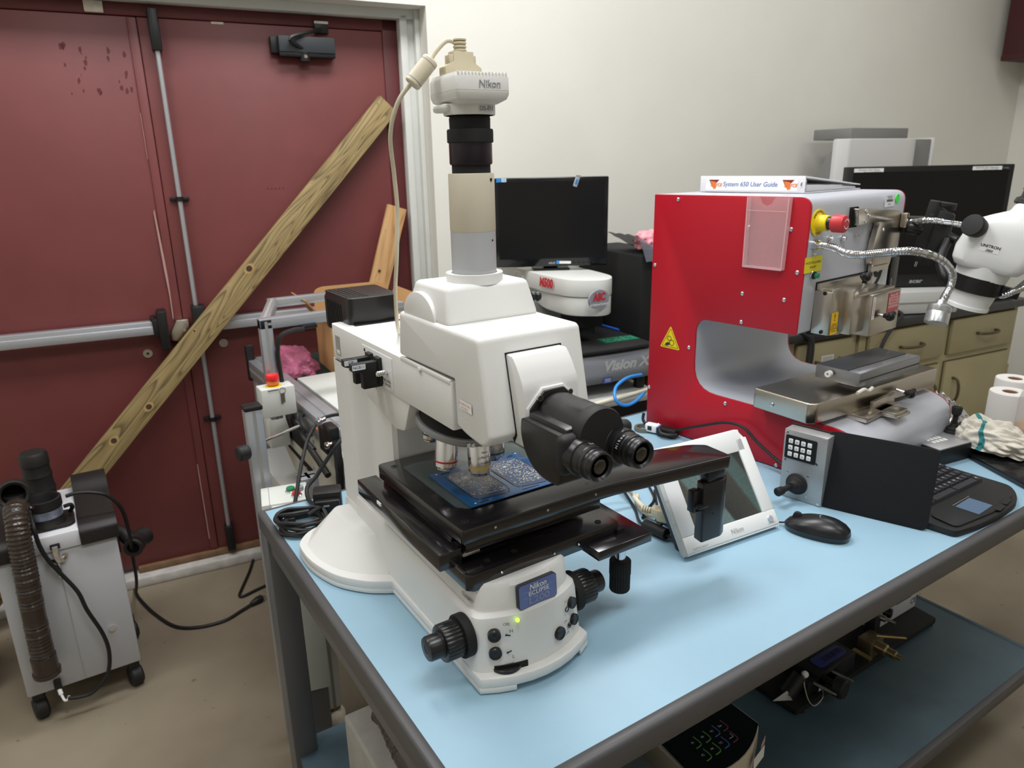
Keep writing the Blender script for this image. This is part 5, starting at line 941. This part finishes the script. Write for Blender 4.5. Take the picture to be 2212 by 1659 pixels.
b=Fm(); b.lathe([(.040,.582),(.040,.64),(.042,.642),(.038,.66),(.038,.685),(.040,.687),(.037,.70),(.037,.72),(.039,.722),(.038,.752),(.033,.760),(0,.760)],(-.425,1.92,0),(0,0,1),FB,32); b.obj('capped_port',fe)
HOSE=mat('brown_hose',(52,42,36),.22,coat=.2)
b=Fm(); b.tube([(-.478,1.73,.668),(-.480,1.70,.672),(-.480,1.670,.650),(-.484,1.652,.60),(-.486,1.648,.53),(-.490,1.645,.43),(-.493,1.645,.32),(-.494,1.646,.24)],.030,HOSE,seg=20,sub=22,rf=lambda L:.0275+.0035*(abs((L/.011)%1-.5)*2)); b.tube([(-.494,1.646,.242),(-.494,1.647,.19)],.0325,HOSE,seg=20,smooth=False); b.tube([(-.494,1.647,.192),(-.494,1.648,.182)],.036,HOSE,seg=20,smooth=False); b.obj('hose',fe)
b=Fm()
mouth=V((-.480,1.755,.702)); dd=V((.05,-.9,.25)).normalized()
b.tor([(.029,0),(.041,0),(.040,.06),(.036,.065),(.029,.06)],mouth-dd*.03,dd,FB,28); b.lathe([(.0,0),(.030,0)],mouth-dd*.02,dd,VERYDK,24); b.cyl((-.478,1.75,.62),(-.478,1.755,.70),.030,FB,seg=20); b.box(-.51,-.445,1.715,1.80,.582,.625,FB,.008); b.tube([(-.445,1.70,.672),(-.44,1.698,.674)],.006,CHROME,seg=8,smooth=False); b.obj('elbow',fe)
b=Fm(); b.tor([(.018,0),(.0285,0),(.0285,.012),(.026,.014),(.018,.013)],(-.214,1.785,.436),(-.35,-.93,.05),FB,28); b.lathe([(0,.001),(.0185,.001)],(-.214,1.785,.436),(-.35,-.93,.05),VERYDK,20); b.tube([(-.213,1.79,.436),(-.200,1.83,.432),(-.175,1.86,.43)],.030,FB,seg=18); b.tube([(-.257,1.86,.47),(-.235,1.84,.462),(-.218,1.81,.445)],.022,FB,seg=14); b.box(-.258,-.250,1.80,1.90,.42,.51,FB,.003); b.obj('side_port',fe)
b=Fm(); b.box(-.489,-.470,1.674,1.69,.098,.128,BLACK,.003); b.cyl((-.479,1.682,.10),(-.476,1.668,.084),.006,PAPER,seg=10); b.tube([(-.476,1.668,.084),(-.470,1.655,.070),(-.462,1.66,.066),(-.458,1.664,.074)],.0035,PAPER,seg=8); b.text('230V 50Hz',.007,(-.478,1.69,.145),(1,0,0),(0,0,1),INK); b.obj('power_inlet',fe)
RUBC=mat('cord_black',(20,20,20),.5)
o=tag(Fm().tube([(-.452,1.72,.655),(-.447,1.668,.625),(-.444,1.664,.575),(-.432,1.664,.522),(-.411,1.665,.472),(-.380,1.660,.402),(-.367,1.655,.338),(-.342,1.652,.25),(-.336,1.652,.18),(-.352,1.652,.11),(-.395,1.655,.066),(-.43,1.658,.062),(-.462,1.66,.070)],.0058,RUBC,seg=10).obj('extractor_lead'),'black lead looping down the front of the grey fume extractor','cord'); o.location=(-.408,1.69,0)
fc=thing('mains_cord','black mains cord hanging from the fume extractor and lying on the floor to a plug','cord',(-.2,2.0,0))
b=MB((.2,-2.0,0)); b.tube([(-.36,1.73,.672),(-.33,1.725,.676),(-.29,1.72,.668),(-.254,1.72,.645),(-.228,1.725,.59),(-.222,1.74,.50),(-.222,1.80,.41),(-.220,1.98,.22),(-.224,2.20,.05),(-.223,2.30,.008),(-.215,2.22,.007),(-.18,2.08,.007),(-.129,1.956,.007),(-.06,1.905,.007),(.024,1.893,.007),(.09,1.92,.008),(.13,1.935,.012)],.0055,RUBC,seg=10); b.obj('cord',fc)
b=MB((.2,-2.0,0)); b.cyl((.128,1.934,.012),(.150,1.943,.014),.008,RUBC,r1=.013,seg=14); b.cyl((.150,1.943,.014),(.172,1.951,.014),.0135,RUBC,seg=14,bev=.002)
for q in (-.005,.005): b.box(.172,.186,1.951+q-.001,1.951+q+.001,.012,.017,STEEL)
b.obj('plug',fc)
o=tag(MB().tube([(.30,2.20,.06),(.26,2.26,.02),(.235,2.30,.008),(.18,2.18,.006),(.125,2.07,.006),(.107,2.03,.006),(.118,2.015,.006),(.17,2.03,.006),(.25,2.05,.006)],.0055,RUBC,seg=10).obj('floor_cord'),'thin black cord bending on the floor at the bench leg','cord')
# yellow-green bit at far left
o=thing('yellow_bin','dark yellow bin edge behind the fume extractor at the left frame edge','bin',(-.72,2.03,0),0)
YG=mat('dull_yellow',(150,134,30),.6); b=MB(); b.prism(rpoly([(-.09,-.11),(.066,-.11),(.066,.11),(-.09,.11)],.02),'z',0,.32,YG,.006); b.obj('body',o); b=MB(); b.prism(rpoly([(-.10,-.12),(.070,-.12),(.070,.12),(-.10,.12)],.025),'z',.315,.34,YG,.004); b.obj('rim',o)
# ---- conveyor machine
CVW=mat('conveyor_white',(206,209,203),.45,var=.03); CVB=mat('conveyor_beige',(192,190,176),.5,var=.08,vscale=20); BELT=mat('dark_green_belt',(22,44,40),.6,bump=.2,bscale=300)
cv=thing('conveyor','aluminium framed conveyor with dark green belt and white side panels behind the microscope','conveyor',(.5,1.7,0),0)
SV=(-.5,-1.7,0); Cm=lambda:MB(SV)
def extr(b,x0,x1,y0,y1,z0,z1,ax):
    b.box(x0,x1,y0,y1,z0,z1,ALU,.002); g=.004; e=.0006
    if ax=='z':
        xm=(x0+x1)/2; ym=(y0+y1)/2; b.box(xm-g,xm+g,y0-e,y1+e,z0,z1,SEAM); b.box(x0-e,x1+e,ym-g,ym+g,z0,z1,SEAM)
    if ax=='y':
        xm=(x0+x1)/2; zm=(z0+z1)/2; b.box(xm-g,xm+g,y0,y1,z0-e,z1+e,SEAM); b.box(x0-e,x1+e,y0,y1,zm-g,zm+g,SEAM)
    if ax=='x':
        ym=(y0+y1)/2; zm=(z0+z1)/2; b.box(x0,x1,ym-g,ym+g,z0-e,z1+e,SEAM); b.box(x0,x1,y0-e,y1+e,zm-g,zm+g,SEAM)
    return b
b=Cm(); b.box(.325,.80,1.25,2.095,.84,.885,BELT,.002); b.obj('belt',cv)
b=extr(Cm(),.262,.322,1.20,2.095,.835,.897,'y'); b.box(.258,.285,2.08,2.105,.82,.95,BLACK,.003); b.box(.290,.322,1.2,2.095,.897,.903,ALU,.001); b.obj('side_rail',cv)
b=extr(Cm(),.80,.86,1.20,2.095,.835,.897,'y'); b.obj('side_rail',cv)
b=Cm(); b.box(.334,.79,1.25,1.735,.8855,.902,CVW,.003); b.obj('top_plate',cv)
# side panel with slots, below the left rail
b=Cm(); X=.270
b.prism([(1.13,.60),(1.13,.835),(1.80,.835),(1.80,.70),(1.62,.62)],'x',X,X+.03,CVB,.002)
b.prism([(1.47,.812),(1.70,.802),(1.73,.742),(1.68,.735),(1.50,.735)],'x',X-.001,X,VERYDK); b.prism([(1.44,.700),(1.68,.703),(1.70,.692),(1.42,.676)],'x',X-.001,X,VERYDK)
for y,z in ((1.40,.80),(1.33,.76),(1.42,.71),(1.27,.70),(1.50,.68)): b.cyl((X,y,z),(X-.002,y,z),.006,SEAM,seg=10)
b.box(.20,.262,1.62,1.68,.72,.835,CVW,.004); b.box(.225,.262,1.68,1.70,.70,.80,CVW,.004)
b.obj('side_panel',cv)
b=Cm(); 
b.tube([(.245,1.56,.86),(.235,1.50,.845),(.232,1.45,.83),(.240,1.40,.835),(.235,1.33,.82),(.238,1.27,.80),(.242,1.20,.775)],.009,FB,seg=10); b.tube([(.25,1.5,.87),(.235,1.44,.865),(.245,1.40,.845),(.23,1.36,.84),(.24,1.3,.815)],.008,RUBC,seg=8); b.tube([(.255,1.42,.88),(.24,1.40,.885),(.235,1.36,.87),(.25,1.34,.84)],.006,RUBC,seg=8); b.obj('wiring_loom',cv)
b=Cm(); b.box(.235,.262,1.13,1.19,.86,.93,BLACK,.006); b.box(.245,.262,1.20,1.26,.83,.90,BLACK,.004)
for y,z in ((1.17,.945),(1.12,.895)): b.cyl((.238,y,z),(.215,y-.012,z-.002),.006,CHROME,seg=12); b.cyl((.223,y-.006,z),(.219,y-.008,z),.009,CHROME,seg=12)
b.cyl((.224,1.20,.91),(.222,1.20,.91),.005,mat('orange_mark',(222,110,50),.5),seg=10); b.tube([(.245,1.12,.90),(.242,1.10,.84),(.240,1.10,.74),(.240,1.10,.62)],.012,RUBC,seg=10,rf=lambda L:.010+.002*(abs((L/.008)%1-.5)*2)); b.obj('air_valve',cv)
# gantry
b=Cm(); ga=R(18)
b.box(.180,.214,1.485,1.515,.86,1.156,ALU,.002); b.box(.193,.201,1.4845,1.4855,.86,1.15,SEAM)
b.box(.180,.62,1.485,1.515,1.128,1.158,ALU,.002); b.box(.2,.62,1.4845,1.4855,1.139,1.146,SEAM)
b.X=Matrix.Translation((.197,1.50,1.143))@Matrix.Rotation(R(-19),4,'Z'); b.box(-.014,.014,0,.33,-.014,.014,ALU,.002); b.box(-.004,.004,0,.33,-.0148,.0148,SEAM); b.X=None
b.box(.290,.66,1.80,1.83,1.129,1.157,ALU,.002); b.box(.29,.66,1.7994,1.80,1.139,1.146,SEAM)
b.tube([(.30,1.478,1.117),(.27,1.478,1.118),(.23,1.478,1.105),(.218,1.478,1.06),(.219,1.478,1.0),(.222,1.478,.93)],.0065,RUBC,seg=8); b.box(.295,.34,1.478,1.492,1.115,1.127,BLACK,.003)
b.obj('gantry_frame',cv)
# e-stop box
b=Cm(); b.box(.147,.240,1.425,1.485,.888,.972,CVW,.003)
for z in (.955,.912): b.cyl((.24,1.455,z),(.244,1.455,z),.004,CHROME,seg=10)
b.obj('control_box',cv); cb=bpy.data.objects['control_box']
def sub(b,name,p):
    o=b.obj(name); o.parent=p; return o
b=Cm(); b.cyl((.188,1.452,.972),(.188,1.452,.9735),.022,YEL,seg=28); sub(b,'yellow_ring',cb)
b=Cm(); b.lathe([(.012,.973),(.012,.986),(.017,.988),(.0185,.992),(.0185,1.001),(.0165,1.006),(0,1.008)],(.188,1.452,0),(0,0,1),mat('estop_bright_red',(226,44,44),.35),30); b.lathe([(.0165,.977),(.0175,.984),(.0165,.988)],(.188,1.452,0),(0,0,1),mat('estop_orange',(224,130,56),.4),30); sub(b,'stop_button',cb)
b=Cm(); b.tor([(.008,0),(.0095,0),(.0095,.0015),(.008,.0015)],(.205,1.424,.962),(0,-1,.1),STEEL,16); b.box(.198,.203,1.4215,1.4235,.925,.955,mat('brass_key',(126,118,98),.4,.7)); b.box(.204,.209,1.421,1.423,.928,.956,mat('brass_key',(126,118,98))); b.box(.165,.195,1.4235,1.4245,.966,.968,INK); sub(b,'keys',cb)
# near post with knob, legs, cabinet
b=extr(Cm(),.052,.092,1.19,1.23,0,.995,'z'); b.box(.050,.094,1.188,1.232,.995,1.005,BLACK,.002); b.obj('post',cv)
b=Cm(); b.lathe([(.0,0),(.016,0),(.019,.004),(.019,.024),(.016,.028),(0,.028)],(.045,1.175,.90),(-1,-.2,0),RUB,20); b.cyl((.092,1.21,.905),(.20,1.28,.90),.004,CHROME,seg=10); b.obj('clamp_knob',cv)
b=extr(Cm(),.158,.203,1.155,1.20,.085,.80,'z'); b.box(.160,.20,1.157,1.198,.60,.635,LGREY,.002); b.obj('leg',cv)
for x,y in ((.81,1.155),(.81,2.04),(.27,2.04)): b=extr(Cm(),x,x+.045,y,y+.045,.085,.835,'z'); b.obj('leg',cv)
FOOT=mat('ivory_foot',(214,204,182),.5); 
for x,y in ((.1805,1.1775),(.8325,1.1775),(.8325,2.0725),(.2925,2.0725)):
    b=Cm(); b.cyl((x,y,.07),(x,y,.09),.022,BRASS,seg=20); b.lathe([(.031,0),(.034,.012),(.033,.052),(.027,.066),(.020,.075)],(x,y,0),(0,0,1),FOOT,28); b.box(x-.012,x+.002,y-.0355,y-.03,.02,.036,mat('foot_window',(90,30,30),.5)); b.obj('foot',cv)
b=extr(Cm(),.203,.81,1.165,1.20,.30,.345,'x'); b.obj('cross_rail',cv)
b=extr(Cm(),.203,.81,1.165,1.20,.40,.44,'x'); b.obj('cross_rail',cv)
b=Cm(); b.box(.22,.8,1.17,2.0,.46,.58,LGREY,.004); b.obj('under_shelf',cv)
kc=thing('control_cabinet','white electrical cabinet with green and red buttons at the back corner of the bench','cabinet',(.034,1.06,0),-13)
SC2=(-.03,-1.06,0)
b=MB(SC2); b.box(.030,.140,1.06,1.165,.26,.802,CVW,.003); b.box(.036,.134,1.065,1.16,.0,.26,LEGM); b.box(.048,.0495,1.0595,1.06,.265,.795,SEAM); b.box(.048,.0495,1.06,1.165,.8015,.8025,SEAM); b.obj('case',kc)
b=MB(SC2); b.box(.052,.138,1.052,1.06,.266,.798,CVW,.002); d=b.obj('door',kc)
b=MB(SC2)
for x in (.042,.062): b.box(x,x+.016,1.048,1.06,.29,.34,STEEL,.001); b.cyl((x+.008,1.047,.30),(x+.008,1.047,.335),.004,CHROME,seg=8)
b.obj('hinge',kc)
for x,y,m_,c in ((.100,1.115,mat('button_green',(30,120,76),.4),0),(.112,1.085,mat('button_red',(196,40,48),.4),1)):
    b=MB(SC2); b.lathe([(.013,.802),(.013,.806),(.011,.808)],(x,y,0),(0,0,1),CHROME,24); b.lathe([(.010,.806),(.0105,.813),(.009,.815),(0,.8155)],(x,y,0),(0,0,1),m_,24); b.obj('push_button',kc)
b=MB(SC2); b.lathe([(.009,.802),(.009,.812),(0,.813)],(.122,1.118,0),(0,0,1),mat('smoke_button',(150,160,164),.3),20); b.obj('indicator_lamp',kc)
# cardboard box, pink bag
CBD=mat('cardboard',(196,154,104),.8,bump=.2,bscale=150); CBE=mat('cardboard_edge',(158,120,78),.85)
cbx=thing('cardboard_box','open cardboard box with raised flaps standing on the conveyor behind the black lamp housing','box',(.465,1.742,.8855),-4)
b=MB(); 
for x0,x1,y0,y1 in ((0,.27,0,.004),(0,.27,.20,.204),(0,.004,0,.204),(.266,.27,0,.204)): b.box(x0,x1,y0,y1,0,.17,CBD)
b.box(0,.27,0,.204,0,.004,CBD); b.obj('body',cbx)
b=MB(); b.loft([[(0,.0,.17),(.0,.2,.17),(.004,.2,.17),(.004,0,.17)],[(-.075,-.0,.262),(-.075,.2,.262),(-.071,.2,.264),(-.071,0,.264)]],CBE); b.obj('flap',cbx)
b=MB(); b.prism(rpoly([(0,.17),(.27,.17),(.262,.262),(.24,.272),(.03,.272),(.005,.262)],[0,0,.02,.02,.02,.02]),'y',.20,.204,CBD); b.obj('flap',cbx)
b=MB(); b.loft([[(.266,0,.17),(.266,.2,.17),(.27,.2,.17),(.27,0,.17)],[(.30,.01,.255),(.30,.19,.255),(.304,.19,.253),(.304,.01,.253)]],CBD); b.obj('flap',cbx)
PB=mat('pink_antistatic_film',(214,120,154),.25,alpha=.5,bump=.6,bscale=40)
b=MB(); q=bmesh.new(); bmesh.ops.create_icosphere(q,subdivisions=5,radius=1)
for v in q.verts:
    c=v.co; k=1+.30*noise.noise((c.x*1.8+2,c.y*1.8,c.z*1.8))+.14*abs(noise.noise((c.x*5,c.y*5,c.z*5))); v.co=V((c.x*.070*k,c.y*.135*k,max(0,c.z*.062*k+.015)))
b.bm(q,PB); o=b.obj('pink_bag'); o.location=(.372,1.915,.886); o.rotation_euler.z=R(2); tag(o,'crumpled pink antistatic bag lying on the dark green conveyor belt','bag')
# cords on the back-left of the bench, power brick, coil
pb=thing('power_adapter','black power adapter brick with coiled lead on the bench behind the microscope base','power adapter',(.105,.80,.8605),-20)
b=MB(); b.box(-.022,.036,.012,.055,.0,.052,BLACK,.004); b.box(-.018,.032,-.004,.012,.004,.040,BLACK,.003); b.label((.005,-.004,.03),(1,0,0),(0,0,1),.012,.004,SP); b.obj('brick',pb)
b=MB(); pts=[]
for k in range(64):
    a=k*2*math.pi/13+.3; rr_=.043+.005*math.sin(k*.9); pts.append((-.045+rr_*1.05*math.cos(a),-.030+rr_*.95*math.sin(a),.006+.0055*(k//13)+.002*math.sin(k*1.7)))
b.tube(pts,.0042,RUBC,seg=8,sub=3); b.tube([(-.03,-.02,.030),(-.06,-.028,.032),(-.088,-.018,.026),(-.098,-.005,.012),(-.09,.0,.006),(-.06,-.005,.008)],.005,RUBC,seg=8); b.tube([(0,-.002,.02),(-.01,-.02,.034),(-.03,-.04,.032)],.0045,RUBC,seg=8); b.obj('coiled_lead',pb)
for nm,pts,l in (('signal_lead',[(.33,1.30,.912),(.254,1.30,.909),(.203,1.30,.874),(.169,1.29,.832),(.146,1.24,.80),(.115,1.17,.815),(.10,1.03,.86),(.085,.95,.866)] if 0 else [(.325,1.24,.915),(.29,1.24,.925),(.240,1.22,.925),(.195,1.18,.90),(.160,1.13,.865),(.128,1.07,.835),(.100,1.01,.815),(.080,.965,.80),(.075,.94,.70)],'black lead arching from the conveyor rail down behind the bench edge'),('adapter_lead',[(.236,1.0,.965),(.199,.95,.961),(.170,.95,.930),(.138,.945,.896),(.110,.93,.880),(.100,.89,.868),(.105,.85,.872),(.115,.82,.885),(.118,.80,.89)],'black lead running from the microscope column to the power adapter')):
    o=tag(MB().tube(pts,.0048,RUBC,seg=10).obj(nm),l,'cord')
# ---------------------------------------------------------------- cables around the display, and the lower shelf
o=tag(MB().tube([(1.014,.82,.90),(1.008,.815,.882),(1.010,.795,.868),(1.018,.770,.8655),(1.035,.757,.8655)],.0042,RUBC,seg=10).obj('tester_lead'),'black lead dropping along the back corner of the red tester','cord')
o=tag(MB().tube([(1.012,.752,.870),(1.014,.728,.867),(1.018,.716,.872),(1.026,.691,.889),(1.028,.626,.918),(1.036,.561,.944),(1.041,.509,.947),(1.046,.465,.919),(1.050,.411,.892),(1.046,.365,.880),(1.035,.345,.878)],.0036,RUBC,seg=10).obj('controller_lead'),'black lead arching against the red tester towards the silver control box','cord')
kr=thing('cable_adapter','white and black cable adapter lying beside the lower edge of the red tester','adapter',(1.010,.745,.8605),-70)
b=MB(); b.box(-.045,-.008,-.012,.012,.004,.026,PAPER,.004); b.label((-.03,-.0121,.016),(1,0,0),(0,0,1),.012,.012,INK); b.obj('white_shell',kr)
b=MB(); b.box(-.010,.045,-.016,.016,.001,.024,BLACK,.005); b.tube([(.0,-.014,.02),(.01,-.024,.014),(.03,-.022,.012),(.046,-.008,.012)],.005,RUBC,seg=8); b.box(-.012,-.004,-.013,.013,.005,.024,mat('clear_blue_clip',(110,130,200),.25,alpha=.8),.002); b.obj('black_plug',kr)
rg=tag(MB().tor([(.017,0),(.024,0),(.025,.004),(.024,.010),(.017,.010)],(0,0,0),(0,0,1),mat('dull_ring',(132,126,112),.4,.7),32).obj('metal_ring'),'dull metal ring lying on the bench by the red tester corner','ring'); rg.location=(.995,.800,.8605)
# cream and black leads of the display unit
dl=thing('display_cable','cream cable with moulded plug going into the left side of the display unit','cable',(.66,.45,.8605),0)
b=MB((-.66,-.45,0)); b.tube([(.69,.56,.020),(.676,.515,.030),(.668,.480,.022),(.655,.44,.020),(.640,.40,.028),(.630,.365,.040)],.0048,CBL,seg=10); b.tube([(.70,.50,.006),(.675,.475,.006),(.655,.43,.006),(.66,.40,.010),(.675,.385,.016)],.0042,CBL,seg=10); b.tube([(.54,.50,.05),(.59,.50,.055),(.64,.49,.045),(.665,.48,.03)],.0042,CBL,seg=10); b.obj('cord',dl)
b=MB((-.66,-.45,0)); b.X=Matrix.Translation((.628,.352,.047))@Matrix.Rotation(R(-62),4,'Z'); b.box(-.008,.028,-.018,.018,-.012,.012,PLG,.003); b.prism([(-.008,-.014),(-.008,.014),(-.022,.007),(-.022,-.007)],'z',-.009,.009,PLG,.001)
for k in range(4): b.cyl((-.024-k*.005,0,0),(-.0275-k*.005,0,0),.0068,PLG,seg=14)
b.obj('plug',dl)
fl=thing('ferrite_lead','thin black lead with black ferrite lump beside the display unit','cable',(.61,.35,.8605),0)
b=MB((-.61,-.35,0)); b.tube([(.70,.55,.004),(.655,.46,.004),(.625,.415,.006),(.613,.385,.011),(.617,.34,.012),(.622,.315,.012),(.628,.295,.014),(.640,.285,.02)],.0028,RUBC,seg=8); b.tube([(.75,.50,.004),(.70,.44,.004),(.655,.395,.006),(.635,.36,.016)],.0026,RUBC,seg=8); b.tube([(.76,.53,.0035),(.72,.47,.0035),(.668,.44,.004),(.64,.42,.004)],.0026,RUBC,seg=8); b.obj('lead',fl)
b=MB((-.61,-.35,0)); b.cyl((.6135,.386,.012),(.619,.330,.0135),.0115,RUB,seg=20,bev=.0015); b.obj('ferrite_core',fl)
# ---- lower shelf
ss=thing('soldering_station','pale station with black key panel of coloured brackets on the lower shelf','soldering station',(.67,.23,.2505),0)
SS=(-.67,-.23,-.2505); b=MB(SS)
front=[(.560+.2135*t,.186+.02*(t-.5)-.030*(1-(2*t-1)**2)) for t in [k/10 for k in range(11)]]; front=[(x,y) for x,y in front]
plan=[(.567,.42)]+front+[(.776,.42)]
PST=mat('pale_station',(196,186,168),.5,var=.08)
b.loft([[(x,y+(.012 if y<.3 else 0),.2510) for x,y in plan],[(x,y,.40) for x,y in plan],[(x,y,.4475) for x,y in plan]],PST,bev=.003); b.obj('case',ss)
b=MB(SS); pan=[(.5685,.268)]+[(x+.001 if k==0 else x,y+.002) for k,(x,y) in enumerate(front)]+[(.7735,.268)]; b.prism(pan,'z',.4475,.4500,GLASSD); 
for p0,p1 in ((pan[0],pan[1]),(pan[-2],pan[-1])): b.tube([(p0[0],p0[1],.4500),(p1[0],p1[1],.4500)],.0007,ALU,seg=6,smooth=False)
GL=mat('green_bracket',(96,150,66),.5); BL_=mat('blue_bracket',(70,110,170),.5); PL=mat('plum_bracket',(116,60,92),.5)
for k,(x,y,m_,t) in enumerate(((.628,.233,GL,'F1'),(.655,.233,GL,'F3'),(.682,.233,BL_,'TC'),(.707,.234,PL,'Esc'),(.621,.200,GL,'F2'),(.648,.201,GL,'F4'),(.674,.202,BL_,'TC'),(.700,.203,PL,''))):
    b.tube([(x+.008,y+.014,.4503),(x+.0085,y-.004,.4503),(x+.004,y-.010,.4503),(x-.009,y-.011,.4503)],.0012,m_,seg=6)
    if t: b.text(t,.0068,(x-.004,y+.003,.4501),(1,0,0),(0,1,0),WPR)
b.tube([(.704,.212,.4503),(.704,.203,.4503),(.693,.203,.4503)],.0005,WPR,seg=6,smooth=False)
b.obj('key_panel',ss)
b=MB(SS); b.label((.735,.166,.412),(.95,.25,0),(0,0,1),.05,.03,PAPER,lift=.004); b.label((.755,.174,.43),(.92,.4,0),(0,0,1),.03,.018,mat('red_fine_print',(214,176,170),.5),lift=.004); b.obj('rating_labels',ss)
fx=thing('alignment_fixture','black fixture plate with gold adjuster and blue keypad on the lower shelf','fixture',(1.38,.34,.2505),0)
SX=(-1.38,-.34,-.2505)
b=MB(SX); b.prism(rpoly([(1.055,.292),(1.705,.298),(1.712,.365),(1.71,.47),(1.05,.47)],.008),'z',.258,.272,MATTE,.002)
for x,y in ((1.085,.305),(1.69,.312),(1.085,.45),(1.69,.45)): b.cyl((x,y,.2508),(x,y,.259),.012,RUB,seg=14)
b.obj('base_plate',fx)
b=MB(SX); b.box(1.50,1.712,.366,.47,.272,.40,mat('white_box_paint',(206,208,216),.5),.002); b.text('CE',.024,(1.695,.366,.298),(1,0,0),(0,0,1),INK,bold=.0004); b.box(1.60,1.68,.3655,.3665,.318,.327,INK); b.obj('white_box',fx)
b=MB(SX); b.box(1.14,1.30,.30,.40,.272,.33,BLACK,.004); b.obj('keypad_box',fx); BK=mat('blue_keypad',(48,54,110),.4)
b=MB(SX); b.prism(rrect(.115,.036,.012,4,(1.225,.330)),'z',.33,.333,BK,.001)
for k in range(4): b.box(1.20+k*.02,1.214+k*.02,.322,.336,.333,.3345,mat('dark_blue_key',(28,32,70),.4))
b.label((1.155,.2995,.285),(1,0,0),(0,0,1),.012,.012,PAPER); b.obj('keypad',fx)
GOLD=mat('gold_metal',(168,144,104),.28,.9)
b=MB(SX); b.lathe([(.013,0),(.016,.004),(.016,.030),(.012,.034),(.012,.055),(.007,.058),(.007,.07),(0,.07)],(1.395,.305,.31),(.1,-1,-.05),GOLD,24); b.box(1.37,1.43,.30,.34,.272,.325,mat('aged_brass',(120,106,80),.4,.7),.003); b.box(1.33,1.345,.28,.33,.30,.306,GOLD); b.lathe([(.009,0),(.009,.02),(.004,.02),(.004,.045),(0,.045)],(1.47,.345,.345),(.2,-1,0),STEEL,16); b.cyl((1.385,.30,.345),(1.44,.25,.345),.004,GOLD,seg=8); b.obj('adjuster',fx)
b=MB(SX); b.box(1.44,1.47,.335,.365,.272,.35,BLACK,.003); b.lathe([(.014,0),(.014,.02),(.008,.022),(0,.022)],(1.505,.35,.345),(.3,-1,0),BLK2,18); b.obj('clamp_post',fx)
b=MB(SX)
for x,y in ((1.125,.30),(1.20,.305)): b.cyl((x,y,.315),(x+.012,y-.055,.312),.0042,STEEL,seg=12)
b.box(1.10,1.22,.30,.33,.285,.32,BLACK,.003); b.obj('guide_rods',fx)
b=MB(SX); b.lathe([(.024,0),(.026,.003),(.026,.022),(.022,.026),(0,.026)],(1.165,.268,.312),(.15,-1,0),RUB,30); b.cyl((1.165,.27,.312),(1.165,.31,.312),.008,BLACK,seg=14); b.obj('clamp_knob',fx)
b=MB(SX); b.cyl((1.065,.33,.29),(1.105,.325,.33),.02,BLACK,seg=20); b.ball((1.112,.318,.335),.009,PAPER,seg=12); b.poly([(1.03,.345,.275),(1.075,.32,.274),(1.045,.318,.318)],PAPER); b.tube([(1.112,.318,.335),(1.092,.305,.325),(1.085,.285,.295),(1.10,.275,.278),(1.13,.275,.292),(1.14,.29,.31)],.0014,STEEL,seg=6); b.obj('fibre_holder',fx)
gb=thing('grey_case','dusty grey equipment case on the left end of the lower shelf','case',(.20,.40,.2505),0)
b=MB((-.20,-.40,-.2505)); DG=mat('dusty_grey',(158,156,148),.65,var=.14,vscale=20); b.box(.055,.46,.06,.648,.251,.50,DG,.007,3); b.obj('body',gb)
b=MB((-.20,-.40,-.2505)); b.box(.12,.44,.055,.30,.50,.56,mat('slate_grey',(92,93,98),.5),.006); b.obj('raised_cover',gb)
o=tag(MB().tube([(.112,.66,.30),(.118,.62,.46),(.116,.575,.522),(.108,.50,.524),(.100,.40,.524),(.098,.25,.524),(.10,.12,.524),(.12,.03,.50)],.020,HOSE,seg=16,sub=14,rf=lambda L:.019+.003*(abs((L/.016)%1-.5)*2)).obj('black_hose'),'black corrugated hose lying on the grey case under the bench','hose')
